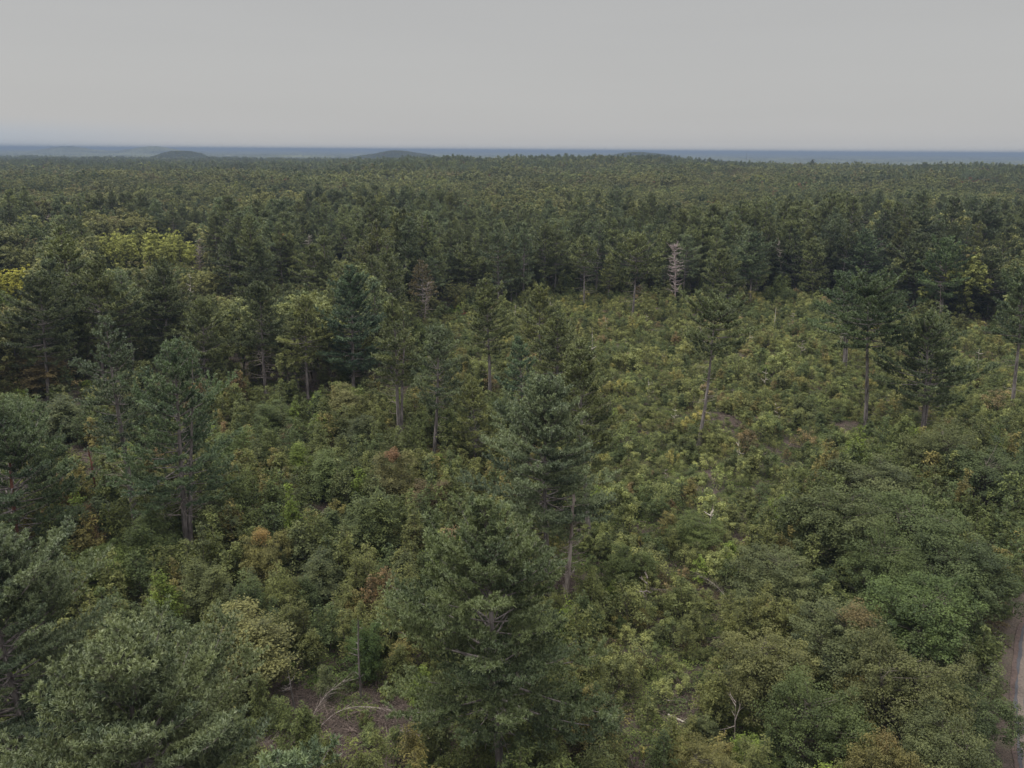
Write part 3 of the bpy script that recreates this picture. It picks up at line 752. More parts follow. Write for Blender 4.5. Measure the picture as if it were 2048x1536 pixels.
snag(1352, 486, 1350, 606, 'tall pinkish-grey bare snag with dense twigs at the far tree line', 'the pinkish bare snag', bark_mat('pinkish_wood', (.23, .18, .17), (.46, .38, .36)), .26, 110, 3.0, False, .2, 2)
snag(1552, 618, 1547, 663, 'thin pale leaning stub alone in the upper clearing', 'the thin pale stub', M_BLEACH, .11, 0, 1, True, .5, 3)
snag(180, 915, 196, 1000, 'broken rusty-brown stub left of the long bare dark trunk', 'the rusty-brown stub', M_BARK_RED, .17, 3, .7, True, .5, 4)
snag(1212, 640, 1215, 668, 'short curved white stub in the upper clearing left of centre', None, M_BLEACH, .11, 1, .5, True, .5, 5)
snag(178, 645, 172, 745, 'grey leafless twiggy treetop behind the long-trunked left pine', None, M_DEAD, .12, 60, 1.9, False, .45, 6)
snag(92, 430, 96, 500, 'small grey bare tree in the far wood at left', None, M_DEAD, .22, 30, 2.6, False, .3, 7)
snag(398, 478, 400, 560, 'grey bare tree at the right end of the poplar grove', None, M_DEAD, .16, 60, 2.2, False, .3, 8)
snag(440, 478, 440, 560, 'twiggy grey bare tree between poplar grove and dark pine', None, M_DEAD, .16, 60, 2.2, False, .3, 9)
snag(618, 468, 620, 540, 'bare white-twigged treetop right of the orange-branched pine', None, M_BLEACH, .12, 30, 2.4, False, .6, 10)
snag(690, 470, 692, 545, 'pale forked bare treetop in the wood left of centre', None, M_DEAD, .16, 40, 2.6, False, .5, 11)
snag(380, 545, 383, 640, 'pale slender leafless stem above the broad mid-green pine', None, M_BLEACH, .10, 14, 1.3, False, .4, 12)
snag(1725, 430, 1722, 500, 'white bare tree in the pine wood above the right pines', None, M_BLEACH, .16, 14, 2.4, False, .5, 13)
snag(1622, 382, 1622, 420, 'small pinkish bare snag in the far right wood', None, M_DEAD, .4, 20, 2.5, False, .3, 14)
snag(1885, 565, 1880, 645, 'pinkish bare stub in front of the broad right tree-line pine', None, M_DEAD, .2, 14, 1.1, True, .3, 15)
snag(1560, 470, 1565, 590, 'grey bare thin trunk between tree-line pines above the clearing', None, M_DEAD, .14, 20, 1.6, False, .3, 16)
snag(855, 560, 848, 660, 'dead brown pine trunk below the thinning tan pine', None, M_DEAD, .16, 50, 1.8, False, .35, 17)
snag(1400, 640, 1404, 690, 'thin dead stem in the upper clearing above the leaning-trunk pine', None, M_DEAD, .07, 6, .8, True, .4, 18)
snag(1184, 660, 1186, 700, 'small dead stem in the upper left of the clearing', None, M_BLEACH, .06, 3, .6, True, .4, 19)
snag(1960, 700, 1955, 750, 'thin pale dead stem at the right of the clearing', None, M_BLEACH, .06, 4, .8, True, .4, 20)
snag(1475, 1395, 1468, 1492, 'thin grey bare-stemmed tree leaning in the lower right brush', None, M_DEAD, .07, 5, 1.4, False, .4, 21)
snag(576, 1340, 590, 1422, 'thin dark bare trunk under the pale yellow-green round tree', None, M_BARK, .11, 6, .8, False, .5, 22)
snag(716, 1250, 722, 1400, 'slender dark bare trunk with stubs left of the bottom-centre pine', None, M_BARK, .10, 14, .7, True, .3, 23)

STEMS = [snag_geo(np.random.default_rng(760 + k), 3.4, .045, 7, (.5 * (k - 1), 0), .8, k % 2 == 0, .3, 1.5).mesh('dead_sapling', [M_DEAD if k % 2 else M_BLEACH], True) for k in range(4)]
for k, (px_, py_) in enumerate(((1120, 690), (1250, 700), (1290, 655), (1330, 730), (1500, 700), (1600, 720), (1530, 780), (1460, 800), (1300, 800), (1650, 800), (1350, 850), (1560, 850), (1900, 760), (1240, 900), (1480, 930), (1330, 980), (1410, 1090), (1290, 1230), (1180, 740), (1580, 660), (1680, 700), (1030, 640), (1100, 625))):
    x, y = at_ground(px_, py_); h_ = 3.4 * rng.uniform(.6, 1.5)
    o = place_root('dead_sapling', x, y, rng.uniform(0, 6.28), h_ / 3.4, STEMS[k % 4]); reg(o, 'dead sapling', h_, None, 'thin dead saplings standing in the clearing', None, .5)
# bent-over birch saplings, stems arching to the ground
def arch(pts, r, label, seed):
    rg = np.random.default_rng(seed); g = Geo()
    W3 = []
    for (px, py, z) in pts: x, y = at_ground(px, py, z); W3.append([x, y, z + float(terrain(x, y))])
    W3 = np.array(W3); s = np.linspace(0, len(W3) - 1, 18)
    p = np.stack([np.interp(s, range(len(W3)), W3[:, i]) for i in range(3)], 1)
    for _ in range(3): p[1:-1] = (p[:-2] + 2 * p[1:-1] + p[2:]) / 4
    r *= .75; tubes(g, p[None], np.linspace(r, r * .25, 18)[None], 6, 0)
    TP, TR = [], []
    for i in rg.integers(5, 17, 44):
        d = nrm((p[min(i + 1, 17)] - p[i - 1]) + rg.normal(0, .25, 3)); L = rg.uniform(.4, 1.7)
        TP.append(p[i] + d * (np.linspace(0, 1, 4) * L)[:, None] - [0, 0, .12] * np.linspace(0, 1, 4)[:, None] ** 2 * L); TR.append([.010, .008, .006, .004])
    tubes(g, np.array(TP), np.array(TR), 3, 0)
    base = p[0].copy(); 
    for v in g.v: v -= base.astype(np.float32)
    o = place_root('bent_sapling', base[0], base[1], 0, 1, g.mesh('bent_sapling', [M_DEAD], True), z=base[2])
    reg(o, 'bent sapling', 1.5, label, None, None, 1)
arch([(632, 1462, 0), (668, 1425, 1.2), (705, 1412, 1.8), (760, 1415, 1.7), (800, 1424, 1.2), (840, 1450, .5)], .05, 'pale bent sapling arching over the brown brush at bottom centre-left', 1)
arch([(615, 1475, 0), (625, 1430, 1.4), (650, 1390, 2.4), (692, 1358, 3.0)], .04, 'leaning thin green-grey stem left of the bent sapling', 2)
arch([(765, 1480, 0), (790, 1462, .9), (815, 1459, 1.), (850, 1478, .5)], .035, 'short arched pale stem below the bent sapling', 3)
arch([(1475, 1240, .1), (1450, 1190, 1.6), (1425, 1165, 2.2), (1395, 1148, 2.4)], .03, 'thin white stem arching over brush right of centre', 4)
arch([(1405, 1178, .2), (1350, 1180, 1.3), (1300, 1178, 1.4)], .03, 'thin pale stem lying over the brush left of the white arching stem', 5)
arch([(1240, 1440, .1), (1225, 1410, .9), (1205, 1400, 1.), ], .025, 'small arching green stem right of the large bottom-centre pine', 6)
arch([(600, 1190, .2), (640, 1165, 1.4), (700, 1145, 2.0), (740, 1143, 1.9)], .035, 'pale stems bent sideways in the lower left thicket', 7)
arch([(0 + 478, 1528, .2), (500, 1500, 1.), (560, 1470, 1.6)], .03, 'thin pale stem at the bottom edge beside the pale olive pine', 8)

# fallen logs on the brown ground
def log(px, py, ang, L, r, label, mat, z=.1):
    x, y = at_ground(px, py); g = Geo(); s = np.linspace(-.5, .5, 7); rg = np.random.default_rng(int(px))
    P = np.stack([s * L, .04 * L * np.sin(s * 4), r + .0 * s + rg.normal(0, .02, 7)], 1)
    tubes(g, P[None], np.linspace(r, r * .6, 7)[None], 8, 0)
    q = []
    for _ in range(4):
        b = P[rg.integers(1, 6)]; d = nrm(rg.normal(0, 1, 3) + [0, 0, .8]); q.append(b + d * (np.linspace(0, .6, 3))[:, None])
    tubes(g, np.array(q), np.tile([r * .3, r * .2, .01], (4, 1)), 4, 0)
    o = place_root('fallen_log', x, y, ang, 1, g.mesh('fallen_log', [mat], True), z=float(terrain(x, y)) + z)
    reg(o, 'fallen log', .5, label, None, None, 1)
log(1365, 1446, -.7, 2.6, .09, 'pale fallen log on the bare brown patch at lower right of centre', M_BLEACH)
log(1350, 1405, -.2, 2.0, .06, 'thin fallen branch above the pale fallen log', M_DEAD)
log(640, 1030, .1, 1.8, .16, 'pale cut log on the small brown gap left of centre', M_BLEACH)
log(680, 1028, .5, 2.2, .12, 'grey fallen log right of the pale cut log', M_DEAD)
log(1215, 1442, .05, 1.8, .05, 'thin pink-grey fallen branch right of the bottom-centre pine', M_DEAD)
log(715, 1470, -.8, 2.8, .06, 'dark fallen branch on the brown brush at bottom', M_TWIG)
log(760, 1512, -.1, 3.6, .08, 'long dark fallen branch at the bottom edge left of centre', M_TWIG)
log(880, 1500, -.9, 3.0, .06, 'pale fallen branch between brown brush and bottom-centre pine', M_DEAD)
log(825, 765, .0, 2.6, .16, 'white fallen log beyond the double-trunked pine', M_BLEACH)

# ------------------------------------------------------------------ regions
def in_poly(px, py, poly):
    poly = np.array(poly, float); x1, y1 = poly[:, 0], poly[:, 1]; x2, y2 = np.roll(x1, -1), np.roll(y1, -1)
    px = np.atleast_1d(px)[:, None]; py = np.atleast_1d(py)[:, None]
    c = ((y1 > py) != (y2 > py)) & (px < (x2 - x1) * (py - y1) / (y2 - y1 + 1e-9) + x1)
    return c.sum(1) % 2 == 1
CLEAR = [(850, 640), (1150, 592), (1350, 606), (1640, 602), (1780, 640), (2200, 720), (2200, 840), (2048, 860), (1760, 920), (1620, 1010), (1490, 1100), (1440, 1250), (1440, 1400), (1300, 1560), (1200, 1560), (1180, 1300), (1170, 1100), (1110, 950), (1010, 830), (900, 720)]
WOOD_FRONT = [(-900, 860), (200, 850), (420, 800), (770, 792), (850, 640), (1150, 592), (1350, 606), (1640, 602), (1780, 640), (2200, 720), (3400, 860)]
def in_wood(px, py):
    f = np.array(WOOD_FRONT, float); return py + 9 * np.sin(px * .041) + 7 * np.sin(px * .117 + 1) < np.interp(px, f[:, 0], f[:, 1])
BARE = [(-1, 655, 1480, 95, 70), (0, 780, 1440, 90, 60), (0, 850, 1480, 70, 50), (0, 160, 925, 45, 40), (0, 655, 1025, 40, 22), (0, 1372, 1440, 38, 45), (0, 590, 1400, 40, 40), (0, 500, 1380, 50, 40), (0, 790, 790, 70, 25), (0, 640, 790, 60, 25),
        (0, 1690, 860, 40, 18), (0, 1440, 850, 40, 20), (0, 770, 1225, 30, 20), (0, 1130, 1170, 40, 30), (0, 545, 790, 60, 20), (0, 705, 1560, 105, 62), (0, 1300, 1535, 40, 30), ]
def bareness(px, py):
    b = np.zeros(len(px))
    for _, cx, cy, rx, ry in BARE: b = np.maximum(b, np.clip(1.35 + .9 * np.sin(px * .13 + cx) * np.sin(py * .21 + cy) - 1.1 * ((px - cx) / rx) ** 2 - 1.1 * ((py - cy) / ry) ** 2, 0, 1))
    return b
ROAD_PX = [(2110, 1130), (2075, 1160), (2045, 1200), (2024, 1262), (2013, 1330), (2009, 1400), (2011, 1480), (2020, 1560), (2034, 1660), (2060, 1800)]
ROAD = np.array([at_ground(a, b) for a, b in ROAD_PX])
def road_clear(x, y, m=.8):
    rx = np.interp(-y, -ROAD[:, 1], ROAD[:, 0]); return (x > rx - m) & (y < ROAD[0, 1] + 6)
def vnoise(x, y, sc, seed):
    """smooth value noise 0..1"""
    r = np.random.default_rng(seed); T = r.random((128, 128)); x = np.asarray(x) / sc + 1000; y = np.asarray(y) / sc + 1000
    i = np.floor(x).astype(int); j = np.floor(y).astype(int); fx = x - i; fy = y - j; fx = fx * fx * (3 - 2 * fx); fy = fy * fy * (3 - 2 * fy)
    g = lambda a, b: T[a % 128, b % 128]
    return (g(i, j) * (1 - fx) + g(i + 1, j) * fx) * (1 - fy) + (g(i, j + 1) * (1 - fx) + g(i + 1, j + 1) * fx) * fy
def scatter(rng, r0, r1, sp, half=.80):
    """jittered grid inside a wedge of the ground, x/y tangent < half"""
    ys = np.arange(r0, r1, sp); out_ = []
    for y in ys:
        xs = np.arange(-half * y - 12, half * y + 12, sp)
        out_.append(np.stack([xs + rng.uniform(-.48, .48, len(xs)) * sp, y + rng.uniform(-.48, .48, len(xs)) * sp], 1))
    P = np.concatenate(out_); px = project(np.column_stack([P, terrain(P[:, 0], P[:, 1])]))
    return P, px

class Stuff:
    def __init__(s): s.p = []; s.i = []; s.r = []; s.s = []; s.t = []
    def add(s, x, y, i, rz, sc, zs, tint, z=None):
        s.p.append((x, y, float(terrain(x, y)) - .05 if z is None else z)); s.i.append(i); s.r.append((0, 0, rz)); s.s.append((sc, sc, sc * zs)); s.t.append(tint)
    def build(s, name, meshes, label):
        me = bpy.data.meshes.new(name + '_points'); n = len(s.p)
        me.vertices.add(n); me.vertices.foreach_set('co', np.array(s.p, np.float32).ravel())
        for nm, ty, dat in (('rot', 'FLOAT_VECTOR', s.r), ('scl', 'FLOAT_VECTOR', s.s), ('tint', 'FLOAT_VECTOR', s.t)):
            a = me.attributes.new(nm, ty, 'POINT'); a.data.foreach_set('vector', np.array(dat, np.float32).ravel())
        a = me.attributes.new('idx', 'INT', 'POINT'); a.data.foreach_set('value', np.array(s.i, np.int32))
        o = bpy.data.objects.new(name, me); COL.objects.link(o)
        col = bpy.data.collections.new(name + '_kinds')
        for k, mm_ in enumerate(meshes):
            q = bpy.data.objects.new('%s_kind_%02d' % (name, k), mm_); col.objects.link(q)
        ng = bpy.data.node_groups.new(name + '_nodes', 'GeometryNodeTree')
        ng.interface.new_socket('Geometry', in_out='INPUT', socket_type='NodeSocketGeometry')
        ng.interface.new_socket('Geometry', in_out='OUTPUT', socket_type='NodeSocketGeometry')
        n_ = ng.nodes.new; L = ng.links.new
        gi = n_('NodeGroupInput'); go = n_('NodeGroupOutput'); ip = n_('GeometryNodeInstanceOnPoints')
        ci = n_('GeometryNodeCollectionInfo'); ci.inputs[0].default_value = col; ci.inputs[1].default_value = True; ci.inputs[2].default_value = True
        def at(nm, ty):
            a = n_('GeometryNodeInputNamedAttribute'); a.data_type = ty; a.inputs[0].default_value = nm; return a.outputs[0]
        L(gi.outputs[0], ip.inputs['Points']); L(ci.outputs[0], ip.inputs['Instance'])
        ip.inputs['Pick Instance'].default_value = True
        L(at('idx', 'INT'), ip.inputs['Instance Index']); L(at('rot', 'FLOAT_VECTOR'), ip.inputs['Rotation']); L(at('scl', 'FLOAT_VECTOR'), ip.inputs['Scale'])
        L(ip.outputs[0], go.inputs[0])
        md = o.modifiers.new('scatter', 'NODES'); md.node_group = ng
        o['kind'] = 'stuff'; o['label'] = label
        return o

# ------------------------------------------------------------------ ground, road
def polar_ground():
    radii = np.concatenate([[0], np.linspace(6, 300, 100), np.geomspace(306, 3000, 110), np.geomspace(3100, 60000, 26)])
    na = 360; th = np.arange(na) * 2 * pi / na
    g = Geo(); X = radii[:, None] * np.sin(th)[None]; Y = radii[:, None] * np.cos(th)[None]
    V = np.stack([X, Y, terrain(X, Y)], -1).reshape(-1, 3)
    idx = np.arange(len(radii) * na).reshape(len(radii), na)
    F = np.stack([idx[:-1], idx[1:], np.roll(idx, -1, 1)[1:], np.roll(idx, -1, 1)[:-1]], -1).reshape(-1, 4)
    g.add(V, F); return g
mt, t = new_mat('forest_floor'); n = t.nodes.new; L = t.links.new
o_ = n('ShaderNodeOutputMaterial'); p_ = n('ShaderNodeBsdfPrincipled'); g_ = n('ShaderNodeNewGeometry')
n1 = n('ShaderNodeTexNoise'); n1.inputs['Scale'].default_value = .35; n1.inputs['Detail'].default_value = 9; n1.inputs['Roughness'].default_value = .7
n2 = n('ShaderNodeTexNoise'); n2.inputs['Scale'].default_value = 6.; n2.inputs['Detail'].default_value = 7; n2.inputs['Roughness'].default_value = .8
L(g_.outputs['Position'], n1.inputs[0]); L(g_.outputs['Position'], n2.inputs[0])
r1 = n('ShaderNodeValToRGB'); el = r1.color_ramp.elements
el[0].position = .3; el[0].color = (.045, .052, .022, 1); el[1].position = .7; el[1].color = (.088, .066, .054, 1)
q = el.new(.5); q.color = (.068, .052, .041, 1)
r2_ = n('ShaderNodeValToRGB'); r2_.color_ramp.elements[0].position = .3; r2_.color_ramp.elements[1].position = .72
r2_.color_ramp.elements[0].color = (.5, .5, .5, 1); r2_.color_ramp.elements[1].color = (1.9, 1.8, 1.7, 1)
mu = n('ShaderNodeMix'); mu.data_type = 'RGBA'; mu.blend_type = 'MULTIPLY'; mu.inputs[0].default_value = 1
L(n1.outputs[0], r1.inputs[0]); L(n2.outputs[0], r2_.inputs[0]); L(r1.outputs[0], mu.inputs[6]); L(r2_.outputs[0], mu.inputs[7]); L(mu.outputs[2], p_.inputs['Base Color'])
p_.inputs['Roughness'].default_value = .95; b_ = n('ShaderNodeBump'); b_.inputs['Distance'].default_value = .1; L(n2.outputs[0], b_.inputs['Height']); L(b_.outputs[0], p_.inputs['Normal'])
L(p_.outputs[0], o_.inputs[0])
gr = bpy.data.objects.new('ground', polar_ground().mesh('ground', [mt], True)); COL.objects.link(gr); gr['kind'] = 'structure'

def noise_mat(name, c0, c1, sc, lo=.35, hi=.65):
    mt, t = new_mat(name); n = t.nodes.new; L = t.links.new
    o = n('ShaderNodeOutputMaterial'); p = n('ShaderNodeBsdfPrincipled'); g = n('ShaderNodeNewGeometry')
    z = n('ShaderNodeTexNoise'); z.inputs['Scale'].default_value = sc; z.inputs['Detail'].default_value = 8; z.inputs['Roughness'].default_value = .7
    r = n('ShaderNodeValToRGB'); r.color_ramp.elements[0].position = lo; r.color_ramp.elements[1].position = hi
    r.color_ramp.elements[0].color = (*c0, 1); r.color_ramp.elements[1].color = (*c1, 1)
    L(g.outputs['Position'], z.inputs[0]); L(z.outputs[0], r.inputs[0]); L(r.outputs[0], p.inputs['Base Color']); p.inputs['Roughness'].default_value = .95
    L(p.outputs[0], o.inputs[0]); return mt
def ribbon(name, a, b, z, mat, seed):
    """strip between offsets a and b metres right of the road's left edge"""
    rg = np.random.default_rng(seed); s = np.linspace(0, 1, 120)
    k = np.linspace(0, 1, len(ROAD)); P = np.stack([np.interp(s, k, ROAD[:, i]) for i in (0, 1)], 1)
    for _ in range(12): P[1:-1] = (P[:-2] + P[1:-1] * 2 + P[2:]) / 4
    T = nrm(np.gradient(P, axis=0)); Nn = np.stack([-T[:, 1], T[:, 0]], 1)
    if Nn[60, 0] < 0: Nn = -Nn
    def j(): return np.convolve(rg.normal(0, .13, 120), np.ones(4) / 4, 'same')[:, None]
    A = P + Nn * (a + j()); B = P + Nn * (b + (j() if b < 3 else 0))
    g = Geo(); V = np.concatenate([np.column_stack([A, terrain(A[:, 0], A[:, 1]) + z]), np.column_stack([B, terrain(B[:, 0], B[:, 1]) + z])])
    i = np.arange(119); g.add(V, np.stack([i, i + 1, i + 121, i + 120], 1))
    o = bpy.data.objects.new(name, g.mesh(name, [mat])); COL.objects.link(o); o['kind'] = 'structure'; return o
ribbon('road_verge', .38, 1.0, .06, noise_mat('verge_soil', (.045, .03, .025), (.105, .07, .058), 3), 1)
ribbon('road', .72, 6.6, .075, noise_mat('asphalt', (.042, .041, .046), (.07, .068, .075), 9), 2)
ribbon('road_sand', .98, 1.34, .085, noise_mat('sand', (.085, .066, .055), (.15, .118, .098), 4), 3)

# ------------------------------------------------------------------ the wood beyond the clearing
rng = np.random.default_rng(77)
def tree_mix(x, y, px, py):
    """probability of pine, by place; px, py of a canopy point"""
    n1 = vnoise(x, y, 85, 1) * .6 + vnoise(x, y, 210, 3) * .4; n2 = vnoise(x, y, 36, 2); r = np.hypot(x, y)
    p = .44 + 2.6 * (n1 - .5) + 1.5 * (n2 - .5)
    p = p - .14 * sstep(380, 600, r)
    # olive hillside in the middle distance
    p = p - 1.4 * in_poly(px, py, [(860, 400), (980, 352), (1250, 340), (1640, 350), (1760, 385), (1560, 412), (1250, 422), (1000, 440)])
    p = p + .6 * in_poly(px, py, [(780, 300), (1720, 300), (1720, 343), (1250, 334), (1000, 345), (780, 352)])
    p = p + .5 * in_poly(px, py, [(-100, 300), (640, 300), (640, 338), (-100, 345)])
    p = p - .8 * in_poly(px, py, [(0, 352), (520, 356), (540, 378), (300, 400), (0, 398)])
    p = p + .5 * in_poly(px, py, [(0, 405), (200, 400), (760, 400), (900, 450), (700, 470), (300, 450), (0, 445)])
    p = p - .8 * in_poly(px, py, [(1740, 372), (1990, 368), (2060, 400), (1800, 408)])
    p = p - .45 * in_poly(px, py, [(-100, 352), (640, 350), (1000, 420), (960, 470), (600, 440), (-100, 440)])
    p = p - .5 * in_poly(px, py, [(-100, 470), (900, 500), (900, 640), (420, 640), (-100, 680)])
    p = p + .28 * in_poly(px, py, [(1000, 430), (1560, 420), (2100, 380), (2100, 640), (1000, 600)])
    p = p + .22 * in_poly(px, py, [(640, 420), (1000, 450), (1000, 560), (420, 520), (440, 460)])
    return p
def pine_tint(x, y, rng):
    a = vnoise(x, y, 40, 5); b = rng.random()
    c = np.array(PINE) * (1 - a) + np.array(PINE_DARK) * a
    if b < .25: c = np.array(PINE_BLUE)
    elif b < .35: c = np.array(PINE_LIGHT) * .85
    return c * rng.uniform(.72, 1.25) * (.75 + .5 * float(vnoise(x, y, 60, 73)))
def broad_tint(x, y, rng):
    a = vnoise(x, y, 55, 6); b = rng.random()
    c = np.array((.165, .166, .078)) * a + np.array((.118, .140, .064)) * (1 - a)
    if b < .14: c = np.array(GREY)
    elif b < .20: c = np.array((.155, .14, .075))
    elif b < .225: c = np.array((.165, .18, .065))
    elif b < .229: c = np.array((.17, .09, .06))
    return c * np.array((.90, .96, .98)) * (.92 if math.hypot(x, y) > 450 else 1.) * rng.uniform(.75, 1.25) * (.78 + .44 * float(vnoise(x, y, 60, 72)))
pine_far, broad_far = Stuff(), Stuff()
cand_p, cand_b = [], []
def wood_band(r0, r1, sp, lodfar):
    P, px = scatter(rng, r0, r1, sp, .80 if r1 < 700 else .74)
    keep = in_wood(px[:, 0], px[:, 1]) & (px[:, 1] > 250)
    P, px = P[keep], px[keep]
    Z = terrain(P[:, 0], P[:, 1]); top = project(np.column_stack([P, Z + 14]))
    pr = tree_mix(P[:, 0], P[:, 1], top[:, 0], top[:, 1])
    for (x, y), pp, q in zip(P, pr, top):
        if r1 < 420 and not free(x, y, 1.6): continue
        dd = np.hypot(x, y)
        low = 1.; stand = .78 + .44 * float(vnoise(x, y, 45, 71))
        hmax = 99.
        if dd < 420:
            for ox0, ox1, oy, od in OPEN:
                m_ = 2.4 * FOC / dd
                if ox0 - m_ < q[0] < ox1 + m_ and dd < od: hmax = min(hmax, CAMZ - dd * math.tan(PITCH + math.atan((oy - 768) / FOC)))
            if hmax < 4.5: continue
            if hmax < 12: pp = 0
        if rng.random() < pp:
            h = stand * (rng.uniform(19, 26) if rng.random() < .55 else rng.uniform(12, 18)) * (.86 if dd > 400 else 1) * (1 if dd < 1400 else .92); h = min(h, hmax); cand = (x, y, h, rng.integers(0, 10), pine_tint(x, y, rng), q)
            if lodfar: pine_far.add(x, y, len(MIDPINE) + int(cand[3]) % 4, rng.uniform(0, 6.28), h / 20 * 1.05, 1., cand[4])
            else: cand_p.append(cand)
        else:
            h = stand * rng.uniform(13.5, 19) * (1 if dd < 1400 else .9); h = min(h, hmax); cand = (x, y, h, rng.integers(0, 9), broad_tint(x, y, rng), q)
            if lodfar: broad_far.add(x, y, len(MIDBROAD) + int(cand[3]) % 4, rng.uniform(0, 6.28), h / 15 * 1.1, 1., cand[4])
            else: cand_b.append(cand)
wood_band(118, 420, 5.7, False)
wood_band(420, 650, 6.2, False)
wood_band(650, 1400, 7.5, True)
wood_band(1400, 2700, 10.5, True)

def visible(q): return -20 < q[0] < 2068 and q[1] > 250
def split(cands, cap, bonus=0):
    cands.sort(key=lambda c: (not visible(c[5]), np.hypot(c[0], c[1])))
    return cands[:cap], cands[cap:]
ind_p, rest_p = split(cand_p, 291 - len(HP))
nb_used = len(HB)
ind_b, rest_b = split(cand_b, 150)
for (x, y, h, i, tint, q) in ind_p:
    inst_one('pine_tree', MIDPINE[i], x, y, h / 20, tint, 'pine', h, None, 'pines of the wood beyond the clearing', None, 4, rng=rng)
for (x, y, h, i, tint, q) in ind_b:
    inst_one('broadleaf_tree', MIDBROAD[i], x, y, h / 15, tint, 'broadleaf tree', h, None, 'broadleaf trees of the wood beyond the clearing', None, 4, rng=rng)
for (x, y, h, i, tint, q) in rest_p: pine_far.add(x, y, int(i), rng.uniform(0, 6.28), h / 20, 1., tint)
for (x, y, h, i, tint, q) in rest_b: broad_far.add(x, y, int(i), rng.uniform(0, 6.28), h / 15, 1., tint)

# pines standing out on the skyline of the ridge
for px_, py_, lab_ in ((1598, 319, 'largest dark pine standing out on the skyline ridge, right of centre'), (1566, 331, 'small round pine left of the largest skyline pine'), (1634, 332, 'small dark pine right of the largest skyline pine'),
        (1056, 312, 'pointed dark spruce-like tree alone on the skyline at centre'), (1388, 321, 'dark round pine on the skyline below the far hill'), (1412, 323, 'second dark pine on the skyline right of the far hill'), (1437, 325, 'skyline pine near the radio mast, on its left'), (1520, 329, 'low dark pine on the skyline right of the radio mast'), (1205, 313, 'small dark tree on the skyline at the left end of the far hill')):
    D_ = 1215.; x_ = (px_ - 1024) / FOC * D_; d_ = ray(px_, py_); zt_ = CAMZ + d_[2] / d_[1] * D_; h_ = float(np.clip(zt_ - terrain(x_, D_), 14, 32))
    inst_one('pine_tree', MIDPINE[px_ % 10], x_, D_, h_ / 20, np.array(PINE_DARK) * .7, 'pine', h_, lab_, 'pines on the skyline ridge', None, 4, rng=rng)
# far hills with their own trees
HILLS = [(805, 302, 900, 320, 75, 3500), (1288, 305, 900, 323, 85, 3700), (372, 303, 900, 312, 42, 3000)]
M_FAR = noise_mat('far_canopy', (.016, .026, .020), (.105, .115, .060), .0035, .38, .64)
def hill(cx, ytop, _, ybase, hw, D, seed):
    d = ray(cx, ytop); d0 = d / d[1] * D; ztop = CAMZ + d0[2] - 11; x0 = d0[0]
    wx = hw / FOC * D; g = Geo(); nx, ny = 60, 24
    xs = np.linspace(-1.25, 1.25, nx); ys = np.linspace(-1, 1, ny)
    X, Y = np.meshgrid(xs, ys)
    prof = (1 - sstep(.0, 1.25, np.abs(X + .1) + .06 * np.sin(7 * X + seed))) ** .8 * (1 - sstep(.3, 1, np.abs(Y)))
    Zt = -3 + (ztop + 3) * prof
    V = np.stack([x0 + X * wx, D + Y * 220, Zt], -1).reshape(-1, 3); idx = np.arange(nx * ny).reshape(ny, nx)
    g.add(V, np.stack([idx[:-1, :-1], idx[:-1, 1:], idx[1:, 1:], idx[1:, :-1]], -1).reshape(-1, 4))
    o = bpy.data.objects.new('hill', g.mesh('hill', [M_FAR], True)); COL.objects.link(o); o['kind'] = 'structure'
    r = np.random.default_rng(seed)
    for _ in range(3000):
        u, v = r.uniform(-1.2, 1.2), r.uniform(-1, .25)
        pz = (1 - sstep(.0, 1.25, abs(u + .1) + .06 * sin(7 * u + seed))) ** .8 * (1 - sstep(.3, 1, abs(v))); z = -3 + (ztop + 3) * pz
        if z < -1: continue
        if r.random() < .5: pine_far.add(x0 + u * wx, D + v * 220, len(MIDPINE) + int(r.integers(0, 4)), r.uniform(0, 6), r.uniform(.5, .72), 1, pine_tint(0, 0, r), z)
        else: broad_far.add(x0 + u * wx, D + v * 220, len(MIDBROAD) + int(r.integers(0, 4)), r.uniform(0, 6), r.uniform(.6, .85), 1, broad_tint(0, 0, r), z)
for k, hh in enumerate(HILLS): hill(*hh, seed=50 + k)
pine_far.build('distant_pine_wood', MIDPINE + FARPINE, 'dark pine wood stretching to the horizon')
broad_far.build('distant_broadleaf_wood', MIDBROAD + FARBROAD, 'olive broadleaf wood mixed among distant pines')

# canopy of the forest plain, 2.6 km and farther, as one rough sheet
def canopy():
    radii = np.geomspace(2650, 40000, 260); na = 900; th = np.linspace(-radians(48), radians(48), na)
    X = radii[:, None] * np.sin(th)[None]; Y = radii[:, None] * np.cos(th)[None]
    r = np.random.default_rng(9); Z = 13 + r.normal(0, 2.2, X.shape) + 9 * (vnoise(X, Y, 260, 21) - .5) + 20 * (vnoise(X, Y, 1300, 22) - .5) * sstep(3000, 5500, Y)
    a = X / Y
    Z = Z + 50 * np.exp(-((a + .452) / .04) ** 2) * np.exp(-((Y - 5600) / 600.) ** 2)      # low distant rises
    Z = Z + 45 * np.exp(-((a + .56) / .04) ** 2) * np.exp(-((Y - 5900) / 600.) ** 2)
    Z = Z + 27 * np.exp(-((a + .12) / .05) ** 2) * np.exp(-((Y - 12000) / 900.) ** 2)
    Z = Z * sstep(2600, 2760, np.hypot(X, Y)) ** .3 - 5 - 9 * sstep(.12, .34, a)
    g = Geo(); idx = np.arange(X.size).reshape(X.shape)
    g.add(np.stack([X, Y, Z], -1).reshape(-1, 3), np.stack([idx[:-1, :-1], idx[1:, :-1], idx[1:, 1:], idx[:-1, 1:]], -1).reshape(-1, 4))
    o = bpy.data.objects.new('distant_forest', g.mesh('distant_forest', [M_FAR])); COL.objects.link(o)
    o['kind'] = 'stuff'; o['label'] = 'far forest plain fading to blue at the horizon'
canopy()

